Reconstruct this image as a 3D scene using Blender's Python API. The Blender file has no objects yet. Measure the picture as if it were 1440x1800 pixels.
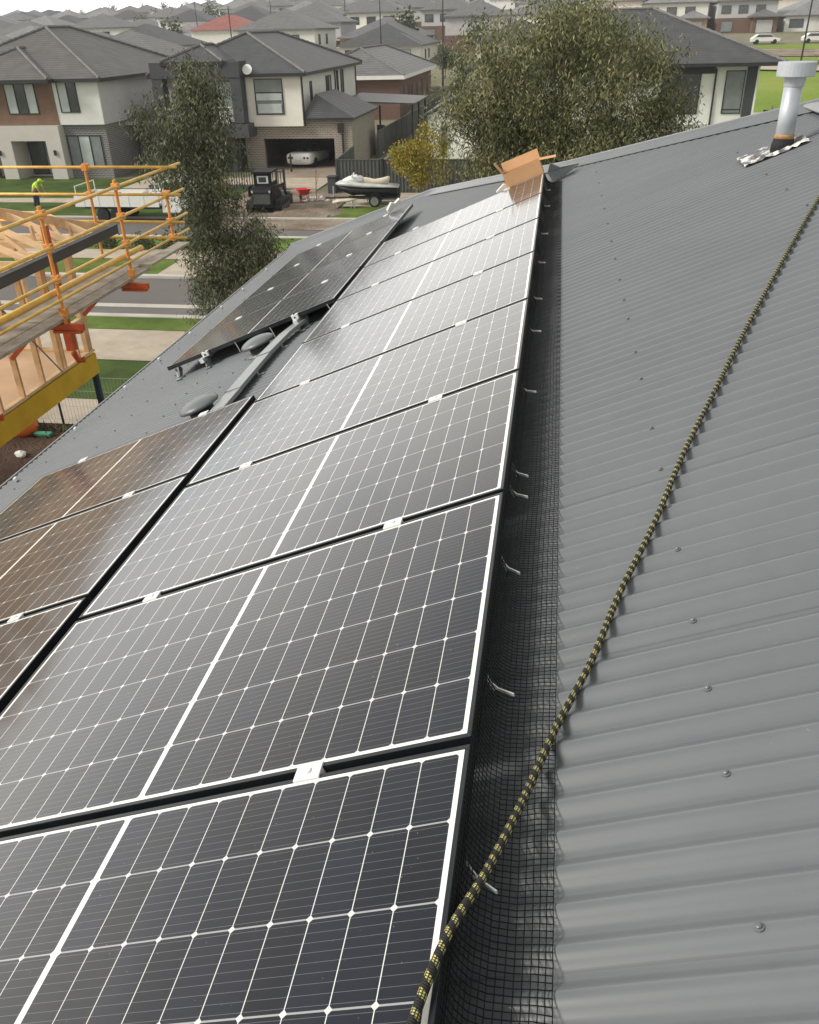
import bpy, bmesh, math, random
import numpy as np
from mathutils import Vector, Matrix
sc = bpy.context.scene
COL = sc.collection
random.seed(7); RNG = np.random.default_rng(11)
R_ = math.radians

# ------------------------------------------------------------------ camera
TH = R_(22.6); CT, ST = math.cos(TH), math.sin(TH)
cam = bpy.data.cameras.new("camera"); cam.sensor_fit = 'VERTICAL'; cam.sensor_height = 24.0
cam.lens = 24.0 * 1467.8 / 1800.0; cam.clip_start = 0.05; cam.clip_end = 3000
co = bpy.data.objects.new("camera", cam); COL.objects.link(co); sc.camera = co
yaw, pitch, roll = -0.1717, 0.5276, -0.0271
f = Vector((math.sin(yaw)*math.cos(pitch), math.cos(yaw)*math.cos(pitch), -math.sin(pitch)))
r = Vector((math.cos(yaw), -math.sin(yaw), 0)); u = r.cross(f)
rr = math.cos(roll)*r + math.sin(roll)*u; uu = -math.sin(roll)*r + math.cos(roll)*u
m = Matrix((rr, uu, -f)).transposed().to_4x4(); m.translation = (0.1, -1.2295, 1.2536)
co.matrix_world = m

# ------------------------------------------------------------------ sky + sun
SUN_DIR = Vector((-0.76, -0.32, 0.57)).normalized()
el = math.asin(SUN_DIR.z); az = math.atan2(SUN_DIR.x, SUN_DIR.y)
w = bpy.data.worlds.new("World"); sc.world = w; w.use_nodes = True
nt = w.node_tree; nt.nodes.clear()
out = nt.nodes.new('ShaderNodeOutputWorld'); bg = nt.nodes.new('ShaderNodeBackground')
sky = nt.nodes.new('ShaderNodeTexSky'); sky.sky_type = 'NISHITA'; sky.sun_disc = False
sky.sun_elevation = el; sky.sun_rotation = az
tc = nt.nodes.new('ShaderNodeTexCoord'); mp = nt.nodes.new('ShaderNodeMapping'); mp.inputs['Scale'].default_value = (1, 1, 2.2)
n1 = nt.nodes.new('ShaderNodeTexNoise'); n1.inputs['Scale'].default_value = 1.7; n1.inputs['Detail'].default_value = 5; n1.inputs['Roughness'].default_value = .5
cr = nt.nodes.new('ShaderNodeValToRGB')
cr.color_ramp.elements[0].position = .30; cr.color_ramp.elements[0].color = (4.6, 4.85, 5.2, 1)
cr.color_ramp.elements[1].position = .68; cr.color_ramp.elements[1].color = (8.5, 8.1, 7.35, 1)
mx = nt.nodes.new('ShaderNodeMix'); mx.data_type = 'RGBA'; mx.inputs[0].default_value = .93
L = nt.links.new
L(tc.outputs['Generated'], mp.inputs[0]); L(mp.outputs[0], n1.inputs['Vector']); L(n1.outputs['Fac'], cr.inputs[0])
# cloud deck brightens towards the horizon, most of all ahead and to the left
sx = nt.nodes.new('ShaderNodeSeparateXYZ'); L(tc.outputs['Generated'], sx.inputs[0])
def wm(op, a, b=0.0):
    q = nt.nodes.new('ShaderNodeMath'); q.operation = op
    for i, v in enumerate((a, b)):
        if isinstance(v, (int, float)): q.inputs[i].default_value = v
        else: L(v, q.inputs[i])
    return q.outputs[0]
zz = wm('MULTIPLY', sx.outputs[2], 3.0); low = wm('EXPONENT', wm('MULTIPLY', wm('MULTIPLY', zz, zz), -1.0))
ah = wm('MAXIMUM', wm('ADD', wm('MULTIPLY', sx.outputs[0], -.82), wm('MULTIPLY', sx.outputs[1], .57)), 0.0); ah = wm('MULTIPLY', ah, ah)
gain = wm('ADD', .62, wm('MULTIPLY', low, wm('ADD', .45, wm('MULTIPLY', ah, 2.2))))
vm = nt.nodes.new('ShaderNodeVectorMath'); vm.operation = 'SCALE'; L(cr.outputs[0], vm.inputs[0]); L(gain, vm.inputs['Scale'])
L(sky.outputs[0], mx.inputs[6]); L(vm.outputs[0], mx.inputs[7]); L(mx.outputs[2], bg.inputs[0])
bg.inputs[1].default_value = 0.112; L(bg.outputs[0], out.inputs[0])
sun = bpy.data.lights.new("sun", 'SUN'); sun.energy = 2.5; sun.angle = R_(16); sun.color = (1, .955, .88)
so = bpy.data.objects.new("sun", sun); COL.objects.link(so); so.rotation_euler = SUN_DIR.to_track_quat('Z', 'Y').to_euler()
so.location = (0, 0, 60)
vs = sc.view_settings; vs.view_transform = 'Standard'; vs.look = 'None'; vs.exposure = 0.42; vs.gamma = 1; vs.use_curve_mapping = False
sc.cycles.max_bounces = 6; sc.cycles.diffuse_bounces = 3; sc.cycles.glossy_bounces = 3; sc.cycles.transparent_max_bounces = 6

# ------------------------------------------------------------------ material helpers
class NT:
    def __init__(s, name):
        s.m = bpy.data.materials.new(name); s.m.use_nodes = True; s.t = s.m.node_tree
        s.b = s.t.nodes['Principled BSDF']
        s._obj = None
    def n(s, typ, **kw):
        q = s.t.nodes.new(typ)
        for k, v in kw.items(): setattr(q, k, v)
        return q
    def link(s, a, b): s.t.links.new(a, b)
    def obj(s):
        if s._obj is None: s._obj = s.n('ShaderNodeTexCoord').outputs['Object']
        return s._obj
    def put(s, a, inp):
        if isinstance(a, (int, float)): inp.default_value = a
        elif isinstance(a, tuple): inp.default_value = a if len(a) == len(inp.default_value) else (*a, 1)
        else: s.link(a, inp)
    def M(s, op, a, b=0.0, c=None):
        q = s.n('ShaderNodeMath', operation=op); s.put(a, q.inputs[0]); s.put(b, q.inputs[1])
        if c is not None: s.put(c, q.inputs[2])
        return q.outputs[0]
    def sep(s, v):
        q = s.n('ShaderNodeSeparateXYZ'); s.link(v, q.inputs[0]); return q.outputs
    def comb(s, x, y, z):
        q = s.n('ShaderNodeCombineXYZ')
        for i, v in enumerate((x, y, z)): s.put(v, q.inputs[i])
        return q.outputs[0]
    def noise(s, scale, detail=3, vec=None, rough=.55):
        q = s.n('ShaderNodeTexNoise'); q.inputs['Scale'].default_value = scale; q.inputs['Detail'].default_value = detail
        q.inputs['Roughness'].default_value = rough; s.link(vec if vec is not None else s.obj(), q.inputs['Vector']); return q.outputs['Fac']
    def mix(s, fac, a, b):
        q = s.n('ShaderNodeMix', data_type='RGBA'); s.put(fac, q.inputs[0]); s.put(a, q.inputs[6]); s.put(b, q.inputs[7]); return q.outputs[2]
    def ramp(s, fac, stops):
        q = s.n('ShaderNodeValToRGB'); s.link(fac, q.inputs[0]); e = q.color_ramp.elements
        while len(e) < len(stops): e.new(.5)
        for i, (p, c) in enumerate(stops): e[i].position = p; e[i].color = (*c, 1)
        return q.outputs[0]
    def bump(s, h, strength=.3, dist=.01):
        q = s.n('ShaderNodeBump'); q.inputs['Strength'].default_value = strength; q.inputs['Distance'].default_value = dist
        s.link(h, q.inputs['Height']); s.link(q.outputs[0], s.b.inputs['Normal'])
    def fin(s, col, rough=.6, metal=0.0, spec=None):
        s.put(col, s.b.inputs['Base Color']); s.put(rough, s.b.inputs['Roughness']); s.b.inputs['Metallic'].default_value = metal
        if spec is not None: s.b.inputs['Specular IOR Level'].default_value = spec
        return s.m

def plain(name, c, rough=.6, metal=0, var=.18, scale=3.0, bump=0, bscale=None, bdist=.01, spec=None):
    t = NT(name); nz = t.noise(scale, 4)
    k = 1-var; a = tuple(x*k for x in c); b = tuple(min(1, x*(1+var)) for x in c)
    col = t.ramp(nz, [(.3, a), (.7, b)])
    if bump: t.bump(t.noise(bscale or scale*6, 4), bump, bdist)
    return t.fin(col, rough, metal, spec)

def tile_mat(name, c, course=.28, var=.25):
    t = NT(name); x, y, z = t.sep(t.obj())
    f1 = t.M('FRACT', t.M('DIVIDE', z, course*.42)); line = t.M('LESS_THAN', f1, .22)
    hx = t.M('FRACT', t.M('DIVIDE', t.M('ADD', x, y), .3)); l2 = t.M('LESS_THAN', hx, .12)
    nz = t.noise(1.3, 4); nf = t.noise(9, 2)
    a = tuple(v*(1-var) for v in c); b = tuple(v*(1+var) for v in c)
    col = t.ramp(nz, [(.3, a), (.7, b)])
    col = t.mix(t.M('MULTIPLY', line, .8), col, tuple(v*.35 for v in c))
    col = t.mix(t.M('MULTIPLY', l2, .18), col, tuple(v*.5 for v in c))
    col = t.mix(t.M('MULTIPLY', nf, .25), col, tuple(min(1, v*1.5) for v in c))
    t.bump(f1, .5, .02)
    return t.fin(col, .55, 0, .4)

def brick_mat(name, c1, c2, mortar):
    t = NT(name); x, y, z = t.sep(t.obj()); v = t.comb(t.M('ADD', x, y), z, 0)
    q = t.n('ShaderNodeTexBrick'); t.link(v, q.inputs['Vector']); q.inputs['Scale'].default_value = 1.0
    q.inputs['Brick Width'].default_value = .30; q.inputs['Row Height'].default_value = .11; q.inputs['Mortar Size'].default_value = .018
    q.inputs['Color1'].default_value = (*c1, 1); q.inputs['Color2'].default_value = (*c2, 1); q.inputs['Mortar'].default_value = (*mortar, 1)
    col = t.mix(t.M('MULTIPLY', t.noise(2, 3), .25), q.outputs['Color'], tuple(a*1.4 for a in c1))
    t.bump(q.outputs['Fac'], -.4, .01)
    return t.fin(col, .85)

def ground_mat(name, stops, scale, fine=40, bump=.5, rough=.95, dist=.03):
    t = NT(name); a = t.noise(scale, 6); b = t.noise(fine, 4)
    k = t.M('ADD', t.M('MULTIPLY', a, .65), t.M('MULTIPLY', b, .35))
    t.bump(b, bump, dist)
    return t.fin(t.ramp(k, stops), rough, 0, .2)

MAT = {}
MAT['grass'] = ground_mat('grass', [(.34, (.055, .085, .016)), (.5, (.10, .155, .025)), (.66, (.17, .22, .05))], .8, 25)
MAT['park'] = ground_mat('park_grass', [(.32, (.12, .19, .025)), (.5, (.19, .27, .035)), (.7, (.30, .33, .08))], .05, 3)
MAT['lawn'] = ground_mat('dark_lawn', [(.34, (.035, .06, .012)), (.5, (.06, .10, .02)), (.66, (.10, .15, .03))], .8, 25)
MAT['soil'] = ground_mat('soil', [(.3, (.028, .017, .012)), (.5, (.07, .04, .026)), (.7, (.13, .085, .06))], .9, 14, .9, .95, .08)
MAT['mud'] = ground_mat('mud', [(.3, (.10, .072, .05)), (.5, (.24, .19, .145)), (.68, (.40, .34, .27))], .45, 9, .6)
MAT['asphalt'] = ground_mat('asphalt', [(.3, (.13, .122, .112)), (.5, (.165, .155, .143)), (.7, (.20, .19, .175))], .35, 60, .3)
MAT['concrete'] = ground_mat('concrete', [(.3, (.36, .305, .235)), (.5, (.46, .395, .31)), (.7, (.55, .48, .385))], 1.6, 30, .2)
MAT['kerb'] = ground_mat('kerb_concrete', [(.3, (.42, .40, .35)), (.7, (.60, .57, .51))], 1.2, 20, .2)
MAT['drive'] = ground_mat('driveway', [(.3, (.20, .155, .12)), (.5, (.30, .24, .19)), (.7, (.40, .335, .27))], .5, 20, .2)
MAT['land'] = ground_mat('land', [(.3, (.10, .11, .05)), (.5, (.19, .18, .11)), (.7, (.30, .27, .20))], .03, .6, .2)
MAT['white'] = plain('white_render', (.82, .82, .77), .8, var=.05, scale=1.5)
MAT['cream'] = plain('cream_render', (.80, .78, .69), .8, var=.05, scale=1.5)
MAT['greyw'] = plain('grey_render', (.52, .52, .51), .8, var=.05, scale=1.5)
MAT['warmw'] = plain('warm_grey_render', (.56, .53, .48), .8, var=.05, scale=1.5)
MAT['brown'] = plain('brown_cladding', (.22, .13, .085), .8, var=.12, scale=2)
MAT['char'] = plain('charcoal_render', (.055, .058, .062), .7, var=.1, scale=2)
MAT['black'] = plain('black_trim', (.018, .019, .021), .5, var=.2)
MAT['brickA'] = brick_mat('grey_brick', (.15, .14, .135), (.10, .095, .095), (.34, .33, .31))
MAT['brickB'] = brick_mat('tan_brick', (.24, .205, .165), (.17, .145, .12), (.42, .385, .33))
MAT['brickC'] = brick_mat('red_brown_brick', (.16, .075, .05), (.11, .055, .04), (.20, .15, .12))
MAT['brickO'] = brick_mat('orange_brick', (.42, .24, .13), (.34, .19, .11), (.45, .36, .28))
MAT['tileA'] = tile_mat('brown_grey_tiles', (.115, .11, .103))
MAT['tileB'] = tile_mat('charcoal_tiles', (.075, .078, .08))
MAT['tileC'] = tile_mat('grey_tiles', (.15, .15, .15), .42)
MAT['tileD'] = tile_mat('pale_grey_tiles', (.23, .23, .23))
MAT['tileR'] = tile_mat('red_tiles', (.30, .11, .09))
MAT['cap'] = plain('ridge_tiles', (.15, .145, .14), .7)
MAT['glass'] = plain('window_glass', (.06, .07, .07), .08, var=.3, scale=.8, spec=.8)
MAT['blind'] = plain('white_blind', (.55, .60, .57), .5, var=.1, scale=2)
MAT['gblind'] = plain('grey_blind', (.22, .24, .24), .4, var=.15, scale=2)
MAT['timber'] = plain('pine_timber', (.70, .47, .25), .75, var=.22, scale=5)
MAT['timber2'] = plain('pale_pine', (.82, .60, .36), .75, var=.18, scale=4)
MAT['ply'] = plain('particle_floor', (.70, .48, .30), .8, var=.14, scale=1.2)
MAT['lvl'] = plain('yellow_beam_paint', (.74, .48, .025), .65, var=.14, scale=2)
MAT['steel_blue'] = plain('blue_black_steel', (.012, .028, .07), .5, var=.3, scale=4)
MAT['scaf_y'] = plain('yellow_scaffold_tube', (.78, .48, .10), .45, var=.2, scale=5)
MAT['scaf_o'] = plain('orange_scaffold_steel', (.72, .30, .07), .5, var=.25, scale=5)
MAT['scaf_r'] = plain('red_orange_steel', (.50, .085, .02), .5, var=.25, scale=5)
MAT['plank'] = plain('weathered_plank', (.36, .32, .26), .85, var=.25, scale=6)
MAT['galv'] = plain('galvanised_steel', (.46, .49, .52), .5, .35, var=.12, scale=9)
MAT['silver'] = plain('bare_aluminium', (.72, .73, .73), .35, .35, var=.06)
MAT['clamp'] = plain('satin_clamp', (.78, .78, .76), .4, .2, var=.05)
MAT['frame'] = plain('black_anodised_frame', (.022, .027, .030), .32, .4, var=.2, scale=6)
MAT['lip'] = MAT['frame']
MAT['card'] = plain('cardboard', (.60, .34, .17), .85, var=.08, scale=5)
MAT['foam'] = plain('white_foam', (.72, .72, .66), .8, var=.06, scale=6)
def lead():
    t = NT('crinkled_flashing_metal'); a = t.noise(13, 5); b = t.noise(34, 3); t.bump(b, 1, .02)
    c = t.ramp(a, [(.46, (.16, .165, .17)), (.52, (.45, .44, .42)), (.58, (.80, .78, .73))]); return t.fin(c, .5, .1)
MAT['lead'] = lead()
MAT['sealant'] = plain('white_sealant', (.80, .78, .72), .7, var=.1, scale=20)
MAT['rust'] = plain('rusty_band', (.38, .22, .09), .8, var=.3, scale=20)
MAT['wire'] = plain('black_coated_wire', (.006, .0065, .0065), .6, var=.2, spec=.2)
MAT['rubber'] = plain('rubber', (.012, .012, .012), .8, var=.2)
MAT['hub'] = plain('alloy', (.6, .6, .6), .35, .6, var=.1)
MAT['carw'] = plain('white_paint', (.78, .78, .74), .25, var=.03)
MAT['grey_p'] = plain('grey_gelcoat', (.52, .53, .51), .3, var=.1)
MAT['machine'] = plain('black_machine_paint', (.007, .008, .010), .55, var=.3, spec=.3)
MAT['red'] = plain('red_paint', (.62, .045, .04), .45, var=.12)
MAT['tail'] = plain('dark_red_lens', (.10, .02, .02), .2, var=.1)
MAT['hivis'] = plain('hi_vis_cloth', (.55, .85, .05), .7, var=.1, scale=8)
MAT['navy'] = plain('navy_cloth', (.03, .04, .07), .85)
MAT['skin'] = plain('skin', (.50, .30, .21), .6, var=.05)
MAT['fence'] = plain('steel_sheet_fence', (.062, .067, .064), .5, var=.1, scale=1.5)
MAT['cover'] = plain('grey_painted_metal', (.27, .285, .285), .42, .1, var=.07, scale=4)
MAT['vent'] = plain('grey_vent_metal', (.15, .16, .165), .4, .15, var=.08, scale=4)
MAT['bark'] = plain('gum_bark', (.20, .16, .12), .9, var=.35, scale=5, bump=.6)
MAT['tanu'] = plain('cream_vinyl', (.62, .55, .42), .5, var=.1)
MAT['orange'] = plain('orange_plastic', (.75, .16, .03), .5)
MAT['green'] = plain('green_plastic', (.05, .25, .14), .5)
MAT['stone'] = plain('white_stone', (.62, .58, .52), .9, var=.2, scale=6)

def roof_metal():
    t = NT('corrugated_roof_paint')
    a = t.noise(.9, 4); b = t.noise(14, 5); x, y, z = t.sep(t.obj())
    col = t.ramp(a, [(.25, (.108, .119, .130)), (.75, (.134, .146, .157))])
    spots = t.M('LESS_THAN', t.noise(110, 1), .20)
    col = t.mix(t.M('MULTIPLY', b, .12), col, (.27, .275, .27))
    col = t.mix(t.M('MULTIPLY', spots, .3), col, (.34, .35, .34))
    lap = t.M('LESS_THAN', t.M('ABSOLUTE', t.M('SUBTRACT', t.M('FRACT', t.M('DIVIDE', t.M('ADD', y, .03), .762)), .5)), .0035)
    col = t.mix(t.M('MULTIPLY', lap, .3), col, (.03, .032, .034))
    st = t.noise(1.0, 4, t.comb(t.M('MULTIPLY', x, .5), t.M('MULTIPLY', y, 9), 0))
    col = t.mix(t.M('MULTIPLY', t.M('MULTIPLY', st, st), .35), col, (.22, .22, .21))
    ro = t.M('ADD', .41, t.M('MULTIPLY', b, .14))
    t.b.inputs['Coat Weight'].default_value = .45; t.b.inputs['Coat Roughness'].default_value = .16
    return t.fin(col, ro, 0, .3)
MAT['roof'] = roof_metal()

def leaf_mat(name, stops, trans=.2):
    t = NT(name); g = t.n('ShaderNodeNewGeometry')
    big = t.noise(.8, 3)
    k = t.M('ADD', t.M('MULTIPLY', g.outputs['Random Per Island'], .6), t.M('MULTIPLY', big, .45))
    col = t.ramp(k, stops)
    mm = t.fin(col, .6, 0, .28)
    tr = t.n('ShaderNodeBsdfTranslucent'); t.link(col, tr.inputs[0]); ms = t.n('ShaderNodeMixShader'); ms.inputs[0].default_value = trans
    t.link(t.b.outputs[0], ms.inputs[1]); t.link(tr.outputs[0], ms.inputs[2]); t.link(ms.outputs[0], t.t.nodes['Material Output'].inputs[0])
    return mm
MAT['gum'] = leaf_mat('gum_leaves', [(.2, (.035, .042, .016)), (.45, (.115, .13, .048)), (.66, (.25, .26, .12)), (.9, (.46, .41, .24))])
MAT['gumd'] = leaf_mat('dark_gum_leaves', [(.2, (.026, .033, .015)), (.45, (.076, .09, .04)), (.68, (.17, .185, .10)), (.9, (.36, .35, .24))])
MAT['yel'] = leaf_mat('autumn_leaves', [(.15, (.14, .13, .025)), (.5, (.30, .26, .035)), (.75, (.44, .33, .04)), (.95, (.52, .30, .05))])
MAT['bush'] = leaf_mat('bush_leaves', [(.15, (.03, .045, .015)), (.5, (.06, .085, .025)), (.9, (.12, .14, .05))])

def panel_mat():
    t = NT('solar_cells_under_glass'); M = t.M; x, y, z = t.sep(t.obj())
    xm = M('SUBTRACT', M('ABSOLUTE', M('SUBTRACT', x, .8585)), .0075)
    uq = M('DIVIDE', xm, .0830); fu = M('FRACT', uq); du = M('MULTIPLY', M('MINIMUM', fu, M('SUBTRACT', 1, fu)), .0830)
    vq = M('DIVIDE', M('SUBTRACT', y, .021), .166); fv = M('FRACT', vq); dv = M('MULTIPLY', M('MINIMUM', fv, M('SUBTRACT', 1, fv)), .166)
    lx = M('LESS_THAN', du, .0009); ly = M('LESS_THAN', dv, .0018)
    dia = M('LESS_THAN', M('ADD', du, dv), .0078)
    brd = M('MAXIMUM', M('MAXIMUM', M('LESS_THAN', xm, 0), M('GREATER_THAN', uq, 10)), M('MAXIMUM', M('LESS_THAN', vq, 0), M('GREATER_THAN', vq, 6)))
    fb = M('FRACT', M('MULTIPLY', vq, 9)); db = M('ABSOLUTE', M('SUBTRACT', fb, .5)); bus = M('LESS_THAN', db, .022)
    wn = t.n('ShaderNodeTexWhiteNoise'); t.link(t.comb(M('FLOOR', M('DIVIDE', M('SUBTRACT', x, .8585), .0832)), M('FLOOR', vq), 0), wn.inputs[0])
    cell = t.mix(wn.outputs['Value'], (.004, .005, .009), (.008, .010, .020))
    cell = t.mix(M('MULTIPLY', bus, .8), cell, (.16, .165, .17))
    cell = t.mix(ly, cell, (.33, .34, .34)); cell = t.mix(lx, cell, (.74, .74, .70)); cell = t.mix(dia, cell, (.66, .66, .64))
    cell = t.mix(brd, cell, (.88, .87, .82))
    dust = t.noise(2.2, 6); sp = M('GREATER_THAN', t.noise(170, 1), .80)
    oi = t.n('ShaderNodeObjectInfo'); sm_ = t.noise(1.1, 5, t.comb(M('ADD', x, M('MULTIPLY', oi.outputs['Random'], 40)), M('MULTIPLY', y, .45), 0))
    cell = t.mix(M('MULTIPLY', M('MAXIMUM', M('SUBTRACT', sm_, .5), 0.0), .22), cell, (.42, .41, .38)); cell = t.mix(M('MULTIPLY', sp, .5), cell, (.4, .4, .38))
    cell = t.mix(M('MULTIPLY', M('MULTIPLY', dust, dust), .03), cell, (.45, .43, .38))
    t.b.inputs['Coat Weight'].default_value = 1.0; t.b.inputs['Coat IOR'].default_value = 1.40
    t.link(M('ADD', .04, M('MULTIPLY', sm_, .13)), t.b.inputs['Coat Roughness'])
    return t.fin(cell, .45, 0, .08)
MAT['cells'] = panel_mat()

def rope_mat():
    t = NT('black_yellow_rope'); M = t.M
    uv = t.n('ShaderNodeUVMap'); ux, uy, _ = t.sep(uv.outputs[0])
    wv = t.noise(9, 2); a = M('FRACT', M('ADD', M('ADD', M('DIVIDE', ux, .026), M('MULTIPLY', wv, 1.6)), M('MULTIPLY', uy, 1.0)))
    band = M('LESS_THAN', a, .42); dash = M('LESS_THAN', M('FRACT', M('DIVIDE', ux, .0042)), .72); st = M('LESS_THAN', M('FRACT', M('MULTIPLY', uy, 9)), .6)
    fz = t.n('ShaderNodeTexNoise'); fz.inputs['Scale'].default_value = 900; t.link(t.obj(), fz.inputs['Vector'])
    k = M('MULTIPLY', M('MULTIPLY', band, M('MULTIPLY', dash, st)), M('GREATER_THAN', fz.outputs['Fac'], .42))
    col = t.mix(k, (.016, .016, .014), (.66, .60, .20))
    h = M('SINE', M('ADD', M('MULTIPLY', ux, 1500), M('MULTIPLY', uy, 12.566))); t.bump(h, .6, .002)
    return t.fin(col, .8)
MAT['rope'] = rope_mat()

# ------------------------------------------------------------------ mesh helpers
class MB:
    def __init__(s): s.v = []; s.f = []; s.uv = None
    def add(s, vs, fs):
        o = len(s.v); s.v += [tuple(q) for q in vs]; s.f += [tuple(i+o for i in g) for g in fs]; return s
    def box(s, a, b):
        x0, y0, z0 = a; x1, y1, z1 = b
        return s.add([(x0, y0, z0), (x1, y0, z0), (x1, y1, z0), (x0, y1, z0), (x0, y0, z1), (x1, y0, z1), (x1, y1, z1), (x0, y1, z1)],
                     [(0, 3, 2, 1), (4, 5, 6, 7), (0, 1, 5, 4), (1, 2, 6, 5), (2, 3, 7, 6), (3, 0, 4, 7)])
    def bar(s, p, q, wd, ht, up=(0, 0, 1)):
        p, q = Vector(p), Vector(q); d = (q-p).normalized(); up = Vector(up)
        if abs(d.dot(up)) > .98: up = Vector((0, 1, 0))
        a = d.cross(up).normalized()*wd/2; b = a.cross(d).normalized()*ht/2
        vs = [p-a-b, p+a-b, p+a+b, p-a+b, q-a-b, q+a-b, q+a+b, q-a+b]
        return s.add(vs, [(0, 1, 2, 3), (7, 6, 5, 4), (0, 4, 5, 1), (1, 5, 6, 2), (2, 6, 7, 3), (3, 7, 4, 0)])
    def tube(s, pts, rad, n=8, cap=True):
        pts = [Vector(q) for q in pts]; rs = rad if isinstance(rad, (list, tuple)) else [rad]*len(pts)
        rings = []; prev = None
        for i, p in enumerate(pts):
            d = (pts[min(i+1, len(pts)-1)]-pts[max(i-1, 0)]).normalized()
            if prev is None:
                ref = Vector((0, 0, 1)) if abs(d.z) < .9 else Vector((1, 0, 0)); a = d.cross(ref).normalized()
            else: a = (prev-d*prev.dot(d)).normalized()
            prev = a; b = d.cross(a)
            rings.append([p+(a*math.cos(2*math.pi*k/n)+b*math.sin(2*math.pi*k/n))*rs[i] for k in range(n)])
        vs = [q for g in rings for q in g]; fs = []
        for i in range(len(rings)-1):
            for k in range(n):
                k2 = (k+1) % n; fs.append((i*n+k, i*n+k2, (i+1)*n+k2, (i+1)*n+k))
        if cap: fs += [tuple(range(n))[::-1], tuple((len(rings)-1)*n+k for k in range(n))]
        return s.add(vs, fs)
    def lathe(s, c, prof, n=24, axis=(0, 0, 1)):
        ax = Vector(axis).normalized(); ref = Vector((1, 0, 0)) if abs(ax.x) < .9 else Vector((0, 1, 0))
        a = ax.cross(ref).normalized(); b = ax.cross(a); c = Vector(c); vs = []
        for (rd, h) in prof: vs += [c+ax*h+(a*math.cos(2*math.pi*k/n)+b*math.sin(2*math.pi*k/n))*rd for k in range(n)]
        fs = []
        for i in range(len(prof)-1):
            for k in range(n):
                k2 = (k+1) % n; fs.append((i*n+k, i*n+k2, (i+1)*n+k2, (i+1)*n+k))
        fs += [tuple(range(n))[::-1], tuple((len(prof)-1)*n+k for k in range(n))]
        return s.add(vs, fs)
    def prism(s, poly, d):   # poly list of 3d points, extruded by vector d
        n = len(poly); d = Vector(d); vs = [Vector(q) for q in poly]; vs += [q+d for q in vs]
        return s.add(vs, [tuple(range(n))[::-1], tuple(range(n, 2*n))]+[(i, (i+1) % n, n+(i+1) % n, n+i) for i in range(n)])
    def build(s, name, mat, parent=None, smooth=False, bevel=0, fix=True):
        me = bpy.data.meshes.new(name); me.from_pydata(s.v, [], s.f)
        if fix:
            bm = bmesh.new(); bm.from_mesh(me); bmesh.ops.recalc_face_normals(bm, faces=bm.faces); bm.to_mesh(me); bm.free()
        mats = mat if isinstance(mat, list) else [mat]
        for q in mats: me.materials.append(MAT[q] if isinstance(q, str) else q)
        if smooth: me.shade_smooth()
        o = bpy.data.objects.new(name, me); COL.objects.link(o)
        if parent: o.parent = parent
        if bevel:
            bv = o.modifiers.new('bevel', 'BEVEL'); bv.width = bevel; bv.segments = 2; bv.limit_method = 'ANGLE'
        return o

def tag(o, label=None, cat=None, group=None, kind=None):
    if label: o['label'] = label
    if cat: o['category'] = cat
    if group: o['group'] = group
    if kind: o['kind'] = kind
    return o
def empty(name, loc=(0, 0, 0), rot=(0, 0, 0), label=None, cat=None, group=None):
    o = bpy.data.objects.new(name, None); COL.objects.link(o); o.empty_display_size = .1
    o.location = loc; o.rotation_euler = rot; return tag(o, label, cat, group)
def kids(o): return [c for c in list(bpy.data.objects) if c.parent == o]
def dup(o, loc=None, rot=None, label=None):
    def rec(src, par):
        c = src.copy(); COL.objects.link(c)
        if par: c.parent = par
        for ch in CH.get(src.name, kids(src)): rec(ch, c)
        return c
    c = rec(o, None)
    if loc is not None: c.location = loc
    if rot is not None: c.rotation_euler = rot
    if label: c['label'] = label
    return c
CH = {}
def RP(s, Y, h=0.0): return Vector((-s*CT-h*ST, Y, -s*ST+h*CT))
NRM = Vector((-ST, 0, CT)); UPS = Vector((CT, 0, ST))
G0 = -7.0
def sm(a, b, x):
    t = min(1, max(0, (x-a)/(b-a))); return t*t*(3-2*t)
def gz(x, y):
    d = max(0, y-66); k = .031+.012*sm(-.55, -.12, x/max(y, 1)); return G0 + k*min(d, 420) * sm(0, 40, d)

# ------------------------------------------------------------------ setting: ground, roads
mb = MB(); xs = np.concatenate([np.linspace(-900, -80, 12), np.linspace(-60, 160, 23), np.linspace(200, 900, 8)])
ys = np.concatenate([np.linspace(-60, 66, 8), np.linspace(72, 500, 60), np.linspace(600, 1500, 5)])
mb.add([(x, y, gz(x, y)) for y in ys for x in xs], [(j*len(xs)+i, j*len(xs)+i+1, (j+1)*len(xs)+i+1, (j+1)*len(xs)+i) for j in range(len(ys)-1) for i in range(len(xs)-1)])
tag(mb.build('ground', 'land', smooth=True), kind='structure')
def strip(name, mat, x0, x1, y0, y1, dz, thick=0.0):
    mb = MB()
    if thick: mb.box((x0, y0, G0+dz-thick), (x1, y1, G0+dz))
    else: mb.add([(x0, y0, G0+dz), (x1, y0, G0+dz), (x1, y1, G0+dz), (x0, y1, G0+dz)], [(0, 1, 2, 3)])
    return tag(mb.build(name, mat), kind='structure')
strip('soil', 'soil', -60, 12, 3, 15.9, .02)
strip('footpath', 'concrete', -60, 40, 15.9, 17.45, .04)
strip('lawn', 'lawn', -60, 40, 17.45, 20.3, .05)
strip('footpath', 'concrete', -60, 40, 20.3, 23.0, .06)
strip('verge', 'grass', -60, 40, 23.0, 24.25, .07)
strip('kerb', 'kerb', -60, 40, 24.25, 24.55, .10, .15)
strip('road', 'asphalt', -60, 40, 24.55, 29.3, .01)
strip('concrete_channel', 'kerb', -60, 40, 25.55, 25.95, .016)
strip('kerb', 'kerb', -60, 40, 29.3, 29.6, .10, .15)
strip('verge', 'grass', -60, 40, 29.6, 32.0, .07)
strip('crossover', 'concrete', -15.0, -12.9, 29.62, 32.0, .085)
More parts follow.
